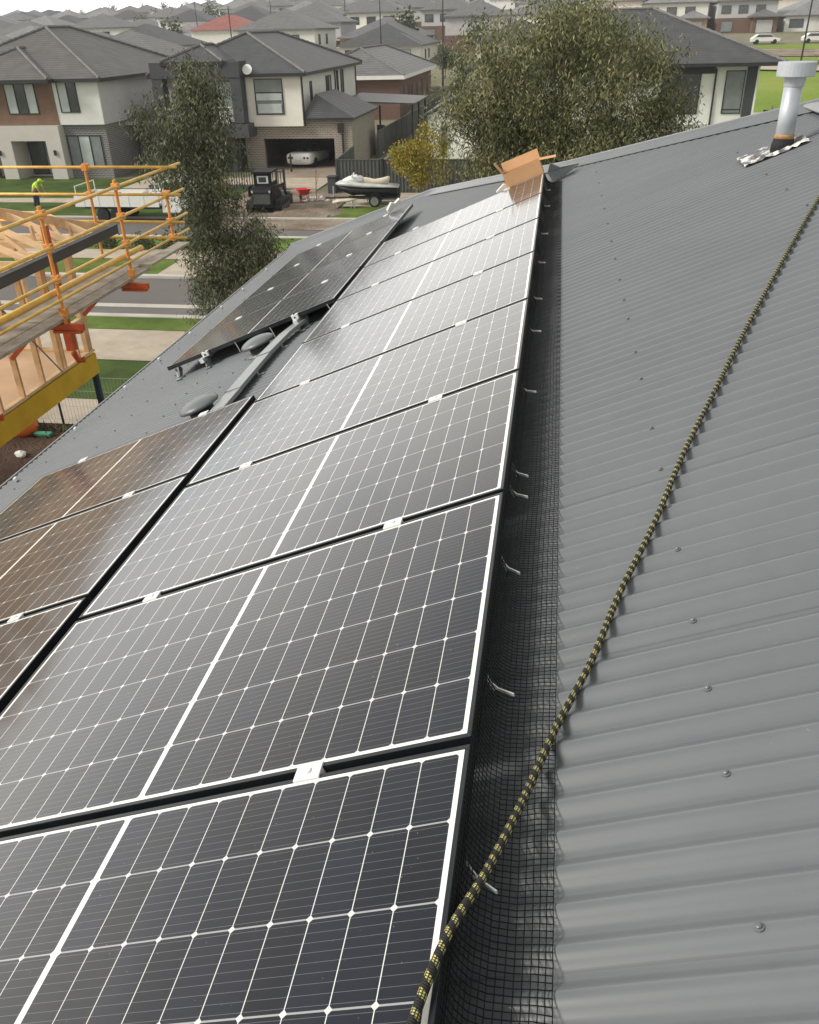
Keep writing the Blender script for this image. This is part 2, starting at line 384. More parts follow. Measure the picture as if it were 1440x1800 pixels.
strip('footpath', 'concrete', -60, 40, 32.0, 33.6, .09)
strip('verge', 'grass', -60, 40, 33.6, 36.2, .07)
strip('kerb', 'kerb', -60, 40, 36.2, 36.5, .10, .15)
strip('road', 'asphalt', -60, 40, 36.5, 40.6, .012)
strip('kerb', 'kerb', -60, 40, 40.6, 40.85, .08, .1)
strip('dirt', 'mud', -17.6, -11.0, 40.85, 48.2, .09)
strip('dirt', 'mud', -16.5, -9.0, 38.2, 40.5, .03)
strip('footpath', 'concrete', -26, -13.6, 49.4, 53.5, .05)
strip('verge', 'grass', -11.0, 40, 40.85, 44.0, .05)
strip('dirt', 'concrete', -11.0, 40, 44.0, 48.2, .04)
strip('lawn', 'lawn', -60, -17.6, 40.85, 53.2, .04)
strip('footpath', 'concrete', -60, -17.6, 44.6, 46.0, .06)
strip('driveway', 'drive', -19.4, -13.6, 48.2, 58.5, .03)
strip('yard_grass', 'grass', -12.3, 20, 48.5, 64, .03)
# park on the right, following the rising land
def patch(name, mat, poly, dz=.1):
    mb = MB(); n = 14; vs = []; fs = []
    for j in range(n+1):
        t = j/n
        a = Vector(poly[0]).lerp(Vector(poly[3]), t); b = Vector(poly[1]).lerp(Vector(poly[2]), t)
        for i in range(n+1):
            q = a.lerp(b, i/n); vs.append((q.x, q.y, gz(q.x, q.y)+dz))
    fs = [(j*(n+1)+i, j*(n+1)+i+1, (j+1)*(n+1)+i+1, (j+1)*(n+1)+i) for j in range(n) for i in range(n)]
    mb.add(vs, fs); return tag(mb.build(name, mat, smooth=True), kind='structure')
patch('park_lawn', 'park', [(14, 84), (90, 84), (150, 160), (30, 160)], .12)
patch('park_path', 'concrete', [(20, 121), (70, 101), (70, 107), (20, 128)], .3)
patch('bare_ground', 'mud', [(24, 140), (70, 128), (76, 140), (26, 152)], .22)
patch('park_path', 'concrete', [(14, 76), (90, 76), (90, 86), (14, 86)], .3)

# ------------------------------------------------------------------ the house we stand on
home = empty('metal_roofed_house', (0, 0, 0), label='near house with grey corrugated metal roof that carries the solar panels', cat='house')
HIP = [(-2.15, 5.78), (-1.22, 6.95), (-.2, 8.2), (.72, 9.6), (1.79, 11.2), (4.5, 12.35)]   # (s, Y)
def s_top(Y):
    if Y <= HIP[0][1]: return HIP[0][0]
    for (s0, y0), (s1, y1) in zip(HIP, HIP[1:]):
        if y0 <= Y <= y1: return s0+(s1-s0)*(Y-y0)/(y1-y0)
    return 4.5
HR = -.13; PITCH = .0762
mb = MB(); ny = int((12.35+4.2)/PITCH*8); vs = []; fs = []
SP = [0, .2, .4, .6, .8, 1]
for j in range(ny+1):
    Y = -4.2+j*PITCH/8; h = HR-.009+.009*math.cos(2*math.pi*Y/PITCH); st = s_top(Y)
    for q in SP: vs.append(RP(4.5+(st-4.5)*q, Y, h))
ns = len(SP)
fs = [(j*ns+i, (j+1)*ns+i, (j+1)*ns+i+1, j*ns+i+1) for j in range(ny) for i in range(ns-1)]
mb.add(vs, fs); mb.build('roof', 'roof', home, smooth=True, fix=False)
# other faces of the roof: beyond the ridge and beyond the hip
mb = MB(); rx = RP(-2.15, 0, HR); zr = rx.z; EX = 2*rx.x+4.5*CT; ze = RP(4.5, 0, HR).z
ny2 = int(16.5/PITCH*4); vs = []
for j in range(ny2+1):
    Y = -4.2+j*PITCH/4; h = -.008+.008*math.cos(2*math.pi*Y/PITCH); k = max(0, min(1, (Y-5.78)/(12.35-5.78)))
    top = rx.x+(EX-rx.x)*k; zt = zr+(ze-zr)*k
    vs += [(top, Y, zt+h), (EX, Y, ze+h)]
mb.add(vs, [(2*j, 2*j+1, 2*j+3, 2*j+2) for j in range(ny2)]); mb.build('roof_slope', 'roof', home, smooth=True, fix=False)
mb = MB(); pts = [RP(s, y, HR) for s, y in HIP]
low = [Vector((p.x, 12.6, ze-.02)) for p in pts]
vs = pts+low; n = len(pts); fs = [(i, n+i, n+i+1, i+1) for i in range(n-1)]
vs += [Vector((EX, 12.6, ze-.02))]; fs.append((0, 2*n, n)); mb.add(vs, fs); mb.build('roof_end', 'roof', home)
# capping over hip and ridge: shallow folded flashing with a rolled centre
def capping(path, name, wing=.14):
    mb = MB(); vs = []; prof = [(-wing, -.052), (-wing, -.034), (-.035, .008), (-.028, .028), (0, .042), (.028, .028), (.035, .008), (wing, -.030), (wing, -.050)]
    for i, p in enumerate(path):
        d = (path[min(i+1, len(path)-1)]-path[max(0, i-1)]).normalized(); a = d.cross(Vector((0, 0, 1))).normalized()
        for (q, h) in prof: vs.append(p+a*q+Vector((0, 0, h)))
    k = len(prof); mb.add(vs, [(i*k+j, i*k+j+1, (i+1)*k+j+1, (i+1)*k+j) for i in range(len(path)-1) for j in range(k-1)])
    return mb.build(name, 'roof', home, smooth=True, fix=False)
hp = [RP(s, y, HR+.012) for s, y in HIP]
fine = []
for a, b in zip(hp, hp[1:]):
    for k in range(6): fine.append(a.lerp(b, k/6))
fine.append(hp[-1]); capping(fine, 'hip_cap', .13)
capping([Vector((rx.x, y, zr+.012)) for y in np.linspace(-4.2, 5.9, 12)], 'ridge_cap', .17)
mb = MB(); gp = [(.0, 0), (.0, -.11), (.075, -.11), (.075, -.012), (.062, -.012), (.062, -.095), (.012, -.095), (.012, 0)]
e = RP(4.5, 0, HR-.02)
mb.prism([(e.x-a+.0, -4.2, e.z+b) for a, b in gp], (0, 16.75, 0)); mb.build('gutter', 'cover', home)
mb = MB(); mb.box((e.x+.5, -4, G0), (EX-.5, 12.1, ze-.15)); mb.build('wall', 'brickB', home)
mb = MB(); mb.box((e.x+.01, -4, ze-.22), (e.x+.5, 12.3, ze-.19)); mb.build('soffit', 'greyw', home)
# roofing screws
mb = MB(); mb.lathe((0, 0, 0), [(.0085, 0), (.0085, .0015), (.0052, .002), (.0052, .0055), (.003, .007)], 10)
scr = mb.build('roof_screw', 'vent', home, smooth=False); scr.rotation_euler = (0, -TH, 0)
first = True; cnt = 0
def screw(s, Y):
    global first, cnt
    Y = round(Y/PITCH)*PITCH
    o = scr if first else scr.copy()
    if not first: COL.objects.link(o)
    first = False; cnt += 1; o.location = RP(s, Y, HR); o.parent = home
yy = [-.38, -.076, .152, .381, .686, .914, 1.143, 1.448, 1.9, 2.21, 2.64, 2.95, 3.35, 3.8, 4.27, 4.8, 5.33, 5.9, 6.5, 7.1, 7.6]
for Y in yy: screw(-.46, Y)
for Y in [2.9, 3.4, 3.9, 4.4, 4.9, 5.4]: screw(-1.42, Y)
for Y in np.arange(4.0, 5.5, .23): screw(3.02, Y)
for Y in np.arange(2.9, 6.9, .305): screw(3.58, Y)
for Y in np.arange(2.9, 11.5, .457): screw(4.2, Y)
for Y in np.arange(10.2, 11.0, .23): screw(1.3, Y)
for Y in np.arange(3.9, 5.3, .3): screw(2.6, Y)
tagw = MB(); tagw.box((-.012, -.02, 0), (.012, .02, .03))
for i, Y in enumerate([4.03, 4.98, 5.97, 6.78, 7.65, 8.69, 9.52, 10.57]):
    if i == 0: t0 = tagw.build('gutter_clip', 'clamp', home, bevel=.004); o = t0
    else: o = t0.copy(); COL.objects.link(o)
    o.location = RP(4.34, Y, HR+.002); o.rotation_euler = (0, -TH, .3)

# ------------------------------------------------------------------ solar panels
PL, PW, PP = 1.7174, 1.036, 1.058
def make_panel():
    t = empty('solar_panel', (0, 0, 0), (0, -TH, 0), 'x', 'solar panel', 'solar panels on the metal roof')
    mb = MB(); lw = .011; H = -.035
    for (a, b) in (((0, 0, H), (PL, lw, 0)), ((0, PW-lw, H), (PL, PW, 0)), ((0, lw, H), (lw, PW-lw, 0)), ((PL-lw, lw, H), (PL, PW-lw, 0))): mb.box(a, b)
    mb.build('frame', 'frame', t, bevel=.0012)
    mb = MB(); mb.box((lw, lw, -.008), (PL-lw, PW-lw, -.0018)); mb.build('cell_sheet', 'cells', t)
    for cx in (PL-.38, PL-1.36):
        mb = MB(); mb.box((cx-.032, PW-.012, -.001), (cx+.032, PW+.034, .0045)); mb.box((cx-.032, PW+.002, -.03), (cx+.032, PW+.0195, -.001))
        mb.lathe((cx, PW+.011, .0045), [(.0085, 0), (.0085, .004), (.005, .0045)], 12)
        mb.build('clamp', 'clamp', t, bevel=.001)
    return t
ORD = ['first', 'second', 'third', 'fourth', 'fifth', 'sixth', 'seventh', 'eighth']
pan0 = make_panel(); CH[pan0.name] = kids(pan0)
up_lab = ['nearest solar panel of the upper row, cut off by the bottom of the photo',
          'second nearest solar panel of the upper row, between the two wide black gaps', 'third solar panel of the upper row beside the bird mesh',
          'fourth solar panel of the upper row, between wide and narrow panel gaps', 'fifth solar panel of the upper row, whose lower edge meets the bare roof',
          'sixth solar panel of the upper row, beside the nearest far lower panel', 'seventh solar panel of the upper row, one before the cardboard box',
          'farthest solar panel of the upper row, with the cardboard box on its end']
for i, k in enumerate(range(-1, 7)):
    loc = RP(PL, k*PP+.011, 0)
    if i == 0: pan0.location = loc; pan0['label'] = up_lab[0]
    else: dup(pan0, loc, None, up_lab[i])
for i, Y0 in enumerate((-.93, .185, 1.243, 2.301)):
    dup(pan0, RP(PL+1.782, Y0+.011, 0), None, ['lower row solar panel at the bottom left edge of the photo', 'lower row solar panel below the long black gap, its far edge ending at the gap',
        'brown reflecting lower row solar panel, middle one at the left', 'last solar panel of the near lower row, touching the bare roof below the round vents'][i])
for i in range(4):
    dup(pan0, RP(PL+1.782, 5.45+i*PP, 0), None, ['nearest panel of the far lower group, above the round vent', 'second panel of the far lower group beyond the conduit',
        'third panel of the far lower group beside the tree', 'farthest panel of the far lower group, with a white foam piece at its corner'][i])
def rail(s, y0, y1, label):
    mb = MB(); a = RP(s, y0, -.056); b = RP(s, y1, -.056); mb.bar(a, b, .04, .038, NRM)
    o = mb.build('mounting_rail', 'silver', bevel=.002); tag(o, label, 'mounting rail', 'aluminium rails under the solar panels')
    return o
for s, y0, y1, l in ((.38, -1.2, 7.5, 'long rail under the upper row nearest the bird mesh'), (1.36, -1.2, 7.5, 'long rail under the lower half of the upper row'),
                   (2.16, -1.2, 3.40, 'rail under the near lower row next to the black gap'), (3.12, -1.2, 3.40, 'rail under the near lower row nearest the gutter'),
                   (2.16, 5.38, 9.75, 'rail end showing under the far lower group above the conduit'), (3.12, 5.38, 9.75, 'rail end showing under the far lower group nearest the gutter')):
    o = rail(s, y0, y1, l)
# end clamps at the near edge of the far lower group and tails
def end_clamp(s, Y, label):
    t = empty('end_clamp', RP(s, Y, 0), (0, -TH, 0), label, 'clamp', 'bright end clamps at panel edges')
    mb = MB(); mb.box((-.03, -.03, -.04), (.03, -.002, .004)); mb.box((-.03, -.002, .0005), (.03, .012, .004)); mb.build('bracket', 'clamp', t, bevel=.003)
    mb = MB(); mb.lathe((0, -.016, .004), [(.009, 0), (.009, .006)], 10); mb.build('bolt', 'rubber', t)
    mb = MB(); mb.lathe((0, -.033, -.02), [(.008, 0), (.008, .004)], 10, (0, -1, 0)); mb.build('bolt', 'rubber', t)
end_clamp(2.16, 5.45, 'white end clamp above the grey conduit on the far lower group'); end_clamp(3.08, 5.45, 'white end clamp near the left corner of the far lower group')
def foot(s, Y, label):
    t = empty('tilt_bracket', RP(s, Y, HR), (0, -TH, 0), label, 'bracket', 'brackets under the far lower group')
    mb = MB(); mb.bar((0, 0, 0), (.0, .09, .075), .05, .006, (1, 0, 0)); mb.box((-.03, -.06, .0), (.03, .03, .005)); mb.bar((-.02, .0, .01), (-.03, .05, .08), .012, .012); mb.build('arm', 'cover', t)
foot(3.1, 5.42, 'grey bent bracket under the white clamp at the left of the far lower group'); foot(2.1, 5.45, 'grey bracket under the clamp above the conduit'); foot(3.42, 5.44, 'grey bracket at the corner nearest the gutter of the far lower group')
for s, Y, l in ((2.42, 5.445, 'white cable tie hanging above the far round vent'), (2.78, 5.445, 'white cable tie left of the far round vent'), (1.86, 5.445, 'white cable tie nearest the upper row')):
    mb = MB(); mb.tube([RP(s, Y, -.02), RP(s-.01, Y-.01, -.06), RP(s-.015, Y-.02, -.115)], .0025, 5)
    tag(mb.build('cable_tie', 'foam'), l, 'cable tie', 'cable ties under the panels')

# bird mesh along the upper edge of the panels
bm_t = empty('bird_mesh', RP(0, 0, 0), label='black wire bird mesh skirting the edge of the solar panels', cat='wire mesh')
def mesh_prof(Y, wob=True):
    c = HR+.004+(-.002+.002*math.cos(2*math.pi*Y/PITCH))
    w_ = .003*math.sin(Y*3.1)+.0015*math.sin(Y*7.7+1) if wob else 0
    return [(-.0025, .001), (-.0045, -.012), (-.006, -.045), (-.012+w_*.3, -.078), (-.032+w_*.6, -.104), (-.066+w_, -.117), (-.102+w_, -.12), (-.134, c)]
def prof_at(pr, q):
    q *= len(pr)-1; i = min(int(q), len(pr)-2); t = q-i
    return pr[i][0]+(pr[i+1][0]-pr[i][0])*t, pr[i][1]+(pr[i+1][1]-pr[i][1])*t
mb = MB(); Y = -1.25
while Y < 7.42:
    pr = mesh_prof(Y); mb.tube([RP(a, Y+.002*math.sin(i*1.3+Y*9), h)-RP(0, 0, 0) for i, (a, h) in enumerate(pr)], .0012, 3, False); Y += .0127
mb.build('cross_wires', 'wire', bm_t, fix=False)
mb = MB(); NW = 19
for kx in range(NW):
    q = kx/(NW-1); pts = []
    for Y in np.arange(-1.25, 7.43, PITCH/3):
        a, h = prof_at(mesh_prof(Y), q); pts.append(RP(a, Y, h+.0006))
    mb.tube(pts, .0012, 3, False)
mb.build('long_wires', 'wire', bm_t, fix=False)
def clip():
    t = empty('mesh_clip', (0, 0, 0), (0, -TH, 0), 'x', 'clip', 'metal clips holding the bird mesh')
    mb = MB(); mb.bar((.002, 0, -.055), (.014, -.014, -.068), .007, .0025, (0, 1, 0)); mb.bar((.014, -.014, -.068), (.050, -.042, -.075), .008, .003, (0, 1, 0)); mb.build('tail', 'silver', t)
    mb = MB(); mb.tube([(.001, .0, -.085), (-.003, .003, -.05), (.0035, .004, -.034), (.0045, 0, -.05)], .0018, 6); mb.build('hook', 'silver', t)
    return t
clabs = ['clip partly under the rope at the bottom', 'clip just above the first wide panel gap', 'clip halfway along the third panel', 'lower one of two clips close together at the third gap', 'upper one of two clips close together', 'clip beside the fourth panel gap', 'clip beside the lower part of the fifth panel',
         'clip beside the fifth gap', 'clip at the sixth gap', 'clip below the seventh panel', 'second farthest clip before the cardboard box', 'farthest clip next to the cardboard box']
c0 = clip(); CH[c0.name] = kids(c0)
for i, Y in enumerate([-.26, .23, .73, 1.15, 1.3, 2.03, 2.81, 3.38, 4.18, 5.01, 6.06, 6.83]):
    l = 'bent silver mesh '+clabs[i]
    if i == 0: c0.location = RP(0, Y, 0); c0['label'] = l; o = c0
    else: o = dup(c0, RP(0, Y, 0), None, l)
    o.rotation_euler = (0, -TH, (0, .12, -.1, .05, -.05, .1, .15, -.05, 0, .1, .05, -.08)[i])

# rope
rp = [(-.036+.10, -.75, .012), (.026, -.559, .0135), (-.010, -.431, .010), (-.045, -.29, -.035), (-.085, -.10, -.085), (-.139, .114, -.118), (-.222, .311, -.121), (-.303, .549, -.121), (-.414, .826, -.121), (-.534, 1.172, -.121),
      (-.699, 1.589, -.121), (-.909, 2.116, -.121), (-1.166, 2.725, -.121), (-1.473, 3.426, -.121), (-1.75, 4.0, -.12), (-2.1, 4.6, -.1)]
def catmull(P, k):
    o = []
    for i in range(len(P)-1):
        a, b, c, d = (Vector(P[max(0, i-1)]), Vector(P[i]), Vector(P[i+1]), Vector(P[min(len(P)-1, i+2)]))
        for j in range(k):
            t = j/k; o.append(.5*((2*b)+(-a+c)*t+(2*a-5*b+4*c-d)*t*t+(-a+3*b-3*c+d)*t**3))
    o.append(Vector(P[-1])); return o
pc = [RP(*q) for q in catmull(rp, 16)]
mb = MB(); N = 12; RR = .0083; mb.tube(pc, RR, N)
rope = mb.build('rope', 'rope', smooth=True, fix=False); tag(rope, 'black rope with yellow flecks lying across the corrugated roof', 'rope')
me = rope.data; uvl = me.uv_layers.new(name='UVMap'); acc = [0]
for a, b in zip(pc, pc[1:]): acc.append(acc[-1]+(b-a).length)
for pi, pl in enumerate(me.polygons):
    if len(pl.vertices) != 4: continue
    i, k = divmod(pi, N)
    for li, (ii, kk) in zip(pl.loop_indices, ((i, k), (i, k+1), (i+1, k+1), (i+1, k))): uvl.data[li].uv = (acc[ii], kk/N)

# conduit cover, round vents
t = empty('conduit', RP(2.2, 4.4, HR), label='flat grey metal cable cover crossing the bare roof between panel groups', cat='conduit')
def rel(p): return p-RP(2.2, 4.4, HR)
segs = [(2.235, 3.42), (2.245, 4.0), (2.262, 4.75), (2.23, 5.2), (2.15, 5.46)]
mb = MB()
for i, ((s0, y0), (s1, y1)) in enumerate(zip(segs, segs[1:])):
    mb.bar(rel(RP(s0, y0, HR+.040+.003*i)), rel(RP(s1, y1+.02, HR+.040+.003*i)), .125, .030, NRM)
mb.build('cover', 'cover', t, bevel=.004)
for (s0, y0), (s1, y1) in zip(segs, segs[1:]):
    for q in (.5,):
        s_, y_ = s0+(s1-s0)*q, y0+(y1-y0)*q; mb = MB(); mb.bar(rel(RP(s_-.105, y_, HR+.004)), rel(RP(s_-.05, y_, HR+.004)), .03, .005, NRM); mb.bar(rel(RP(s_-.062, y_-.004, HR+.004)), rel(RP(s_-.062, y_, HR+.05)), .025, .004, UPS)
        mb.lathe(rel(RP(s_-.09, y_, HR+.006)), [(.006, 0), (.006, .006)], 8, NRM); mb.build('saddle', 'cover', t)
mb = MB()
for s_, y_ in ((2.245, 3.98), (2.262, 4.74)): mb.bar(rel(RP(s_-.063, y_, HR+.061)), rel(RP(s_+.063, y_+.01, HR+.061)), .004, .003, NRM)
mb.build('joint', 'black', t)
def vent(s, Y, label):
    t = empty('roof_vent', RP(s, Y, HR), (0, -TH, 0), label, 'roof vent', 'round mushroom roof vents')
    mb = MB(); mb.lathe((0, 0, -.01), [(.095, 0), (.092, .03), (.09, .085)], 32); mb.build('collar', 'black', t, smooth=True)
    mb = MB(); mb.lathe((0, 0, .055), [(.13, .012), (.148, .012), (.150, .026), (.143, .036), (.12, .05), (.08, .063), (.04, .07), (.006, .072)], 40); mb.build('cap', 'vent', t, smooth=True)
    mb = MB(); mb.lathe((0, 0, -.008), [(.15, 0), (.15, .008), (.10, .016), (.085, .03)], 24); mb.build('flashing', 'vent', t, smooth=True)
vent(2.46, 3.86, 'nearer round roof vent, just beyond the near lower panels'); vent(2.47, 5.20, 'farther round roof vent, in the shade of the far lower panels')

# flue
fb = RP(-1.62, 4.94, HR)
t = empty('flue_pipe', fb, label='galvanised flue pipe with flat capped cowl rising from the roof', cat='flue')
mb = MB(); mb.lathe((0, 0, -.05), [(.056, 0), (.056, .46)], 28); mb.build('pipe', 'galv', t, smooth=True)
mb = MB(); mb.lathe((0, 0, .365), [(.060, 0), (.064, .03), (.066, .052), (.112, .054), (.114, .058), (.114, .132), (.110, .136), (.02, .138)], 32); mb.build('cowl', 'galv', t, bevel=0, smooth=False)
mb = MB(); mb.lathe((0, 0, .062), [(.060, 0), (.062, .02), (.058, .028)], 28); mb.build('band', 'rust', t, smooth=True)
mb = MB(); mb.lathe((0, 0, -.03), [(.075, 0), (.07, .06), (.061, .095)], 28); mb.build('boot', 'rubber', t, smooth=True)
rg = random.Random(4)
mb = MB(); nn = 15
def fl(i, j):
    a = -.15+.40*i/nn; b = -.10+.28*j/nn
    cr_ = .006*math.cos(2*math.pi*(b+4.94)/PITCH)
    return UPS*a*-1+Vector((0, b, 0))+NRM*(.005+cr_+rg.uniform(0, .015))
mb.add([fl(i, j) for i in range(nn+1) for j in range(nn+1)], [(i*(nn+1)+j, (i+1)*(nn+1)+j, (i+1)*(nn+1)+j+1, i*(nn+1)+j+1) for i in range(nn) for j in range(nn)])
mb.build('flashing', 'lead', t, fix=False)
# cardboard box and foam pieces on the far end
t = empty('cardboard_box', RP(.19, 7.50, 0), (0, -TH*.96, 0), label='open brown cardboard box with raised flaps at the far end of the panels', cat='box')
mb = MB(); W2, D2, Hb, tk = .185, .16, .13, .004
mb.box((-W2, -D2/2, 0), (W2, -D2/2+tk, Hb)); mb.box((-W2, D2/2-tk, 0), (W2, D2/2, Hb)); mb.box((-W2, -D2/2+tk, 0), (-W2+tk, D2/2-tk, Hb)); mb.box((W2-tk, -D2/2+tk, 0), (W2, D2/2-tk, Hb)); mb.box((-W2+tk, -D2/2+tk, .002), (W2-tk, D2/2-tk, .006))
mb.build('carton', 'card', t)
for nm, a, b, wd in (('flap', (-W2, 0, Hb), (-W2-.05, .0, Hb+.12), D2), ('flap', (W2, 0, Hb), (W2+.15, 0, Hb-.03), D2)):
    mb = MB(); mb.bar(a, b, wd, .004, (0, 1, 0) if False else (0, 0, 1)) if False else mb.prism([(a[0], -D2/2, a[2]), (b[0], -D2/2, b[2]), (b[0]+.003, -D2/2, b[2]-.003), (a[0]+.003, -D2/2, a[2]-.003)], (0, D2, 0)); mb.build(nm, 'card', t)
mb = MB(); mb.prism([(-W2, D2/2, Hb), (W2, D2/2, Hb), (W2, D2/2+.03, Hb+.085), (-W2, D2/2+.03, Hb+.085)], (0, .004, .0)); mb.build('flap', 'card', t)
def foam(name, p, rot, label, sc_=(1, 1, 1)):
    mb = MB(); a, b, c = sc_
    mb.prism([(0, 0, 0), (.2*a, 0, .03*c), (.21*a, 0, .07*c), (.13*a, 0, .055*c), (.09*a, 0, .085*c), (0, 0, .04*c)], (0, .05*b, 0))
    o = mb.build(name, 'foam', bevel=.004); o.location = p; o.rotation_euler = rot; tag(o, label, 'packaging'); return o
foam('foam_piece', RP(.50, 7.52, -.04), (0, -.35, .1), 'white foam packing piece left of the cardboard box')
foam('foam_piece', RP(2.12, 9.72, .0), (0, -.5, .5), 'white foam packing piece on the corner of the farthest lower panel', (1.0, 1.2, 1.1))
mb = MB(); q = RP(-.02, 7.56, -.03)
mb.prism([(0, 0, 0), (.05, 0, -.07), (.13, .05, -.065), (.30, .15, .055), (.29, .15, .07), (.12, .05, .045), (.02, 0, .09)], (0, .03, 0)); o = mb.build('foam_sheet', 'cover', bevel=.003); o.location = q
tag(o, 'bent grey sheet offcut lying right of the cardboard box', 'sheet offcut')

# ------------------------------------------------------------------ trees
def tree(name, base, blobs, nleaf, leaf, mat, label, cat='tree', group=None, droop=.8, trunk=.16, seed=1, density_core=.42):
    """blobs: (x, y, z, rx, ry, rz) world; leaves hang on twigs spread through them"""
    rg = np.random.default_rng(seed); t = empty(name, base, label=label, cat=cat, group=group); base = Vector(base)
    vol = np.array([b[3]*b[4]*b[5] for b in blobs])**.8; vol /= vol.sum()
    NL = 30 if nleaf > 5000 else 14; ntw = max(4, nleaf//NL); which = rg.choice(len(blobs), ntw, p=vol); B = np.array(blobs)[which]
    d = rg.normal(size=(ntw, 3)); d /= np.linalg.norm(d, axis=1)[:, None]
    rad = rg.uniform(0, 1, ntw)**density_core*(1+.16*rg.normal(size=ntw)*rg.uniform(0, 1, ntw)); rad = np.minimum(rad, 1.28)
    tw = B[:, :3]+d*B[:, 3:]*rad[:, None]
    if nleaf > 5000:      # foliage hangs in separate sprays with gaps between them
        ns = max(14, ntw//8); cc = tw[rg.integers(0, ntw, ns)]; tw = cc[rg.integers(0, ns, ntw)]+rg.normal(size=(ntw, 3))*np.array([.19, .19, .22])
    V = np.zeros((ntw, NL, 4, 3)); L0, Wd = leaf
    off = rg.normal(size=(ntw, NL, 3))*np.array([1.15, 1.15, 1.25])*L0; c = tw[:, None, :]+off
    ax = rg.normal(size=(ntw, NL, 3)); ax[..., 2] = ax[..., 2]*(1-droop)-droop*1.5; ax /= np.linalg.norm(ax, axis=2)[..., None]
    sd = np.cross(ax, rg.normal(size=(ntw, NL, 3))); sd /= np.linalg.norm(sd, axis=2)[..., None]+1e-6
    ln = L0*rg.uniform(.6, 1.3, (ntw, NL, 1)); wd = Wd*rg.uniform(.7, 1.3, (ntw, NL, 1))
    V[:, :, 0] = c; V[:, :, 1] = c+ax*ln*.45+sd*wd*.5; V[:, :, 2] = c+ax*ln; V[:, :, 3] = c+ax*ln*.45-sd*wd*.5
    V = V.reshape(-1, 3)-np.array(base); nf = len(V)//4
    me = bpy.data.meshes.new('foliage'); me.vertices.add(len(V)); me.vertices.foreach_set('co', V.ravel())
    me.loops.add(nf*4); me.loops.foreach_set('vertex_index', np.arange(nf*4)); me.polygons.add(nf); me.polygons.foreach_set('loop_start', np.arange(nf)*4)
    me.polygons.foreach_set('loop_total', np.full(nf, 4)); me.update(); me.materials.append(MAT[mat])
    o = bpy.data.objects.new('foliage', me); COL.objects.link(o); o.parent = t
    rr_ = random.Random(seed); mb = MB()
    zt = max(b[2] for b in blobs); cx = np.average([b[0] for b in blobs]); cy = np.average([b[1] for b in blobs])
    top = Vector((cx, cy, base.z+(zt-base.z)*.8)); sp = [base.lerp(top, q)+Vector((rr_.uniform(-1, 1), rr_.uniform(-1, 1), 0))*trunk*1.2*(0 < q < 1) for q in (0, .2, .4, .6, .8, 1)]
    mb.tube([q-base for q in sp], [trunk*k for k in (1.15, .95, .8, .6, .4, .15)], 10)
    mb.build('trunk', 'bark', t, smooth=True)
    for b in blobs:
        q = min(.85, max(.15, (b[2]-base.z)/(zt-base.z)*.62)); a = base.lerp(top, q); e_ = Vector(b[:3]); mid = a.lerp(e_, .5)+Vector((0, 0, .12*(e_-a).length))
        mb = MB(); mb.tube([a-base, mid-base, e_-base], [trunk*.38, trunk*.22, trunk*.07], 6)
        for k in range(5):
            dd = Vector((rr_.uniform(-1, 1)*b[3], rr_.uniform(-1, 1)*b[4], rr_.uniform(-.8, .9)*b[5]))*.8
            mb.tube([mid.lerp(e_, .6)-base, e_+dd-base], [trunk*.1, trunk*.03], 4)
        mb.build('limb', 'bark', t, smooth=True)
    return t
LB = [(-10.2, -0.62, 0.8, 0.6), (-9.9, 0.02, 0.42, 0.4), (-10.98, -1.36, 0.72, 0.65), (-9.8, -1.51, 0.77, 0.82), (-10.29, -2.43, 1.05, 0.78), (-9.5, -2.43, 0.55, 0.6), (-11.2, -2.12, 0.5, 0.5), (-10.09, -3.39, 0.85, 0.73), (-10.41, -4.39, 0.72, 0.70), (-9.06, -4.38, 0.95, 0.6), (-10.21, -5.43, 0.8, 0.7), (-10.35, -6.0, 0.55, 0.4), (-8.63, -4.54, 0.57, 0.55), (-9.54, -5.24, 0.8, 0.65)]
tree('gum_tree', (-9.9, 23.7, G0), [(x, 23.6, z, rx, min(rx, .95), rz) for x, z, rx, rz in LB], 38000, (.15, .032), 'gumd', 'tall narrow dark gum tree beyond the end of the scaffold', group='gum trees', seed=3, trunk=.11)
BB = [(0.03, 0.96, 1.66, 0.62), (-1.5, 0.54, 1.25, 0.75), (1.58, 0.5, 1.15, 0.78), (-2.16, -0.46, 0.85, 0.8), (-0.71, -0.48, 1.65, 1.14), (1.26, -0.64, 1.62, 1.07), (2.6, -0.98, 0.66, 0.75), (-1.12, -1.61, 1.4, 0.78), (0.59, -1.76, 1.97, 0.92), (2.3, -1.63, 1.05, 0.7), (-0.36, 1.32, 0.7, 0.25), (3.15, -1.35, .55, .6), (3.3, -2.1, .5, .5), (1.41, -2.35, 1.83, 0.58), (-1.73, -2.34, 0.9, 0.59), (0, -3.0, 2.2, .7), (-2.6, -1.25, .6, .5), (-2.9, -.75, .35, .45), (-2.0, -1.9, .7, .4), (.6, 1.5, .7, .3), (2.2, .3, .6, .5)]
tree('gum_tree', (.5, 24.2, G0), [(x, 24.0+((i*37) % 5-2)*.35, z, rx, min(rx, 1.5), rz) for i, (x, z, rx, rz) in enumerate(BB)], 88000, (.145, .030), 'gum', 'big broad gum tree behind the cardboard box and roof edge', group='gum trees', seed=5, trunk=.2)
YB = [(-6.9, -5.1, 1.3, 0.8), (-7.7, -4.3, 0.7, 0.7), (-6.3, -3.7, 0.45, 0.8), (-5.8, -4.9, 0.75, 0.8), (-6.9, -5.8, 0.7, 0.5), (-7.0, -3.9, .35, .6), (-5.7, -4.1, .35, .6), (-8.1, -4.9, .5, .5)]
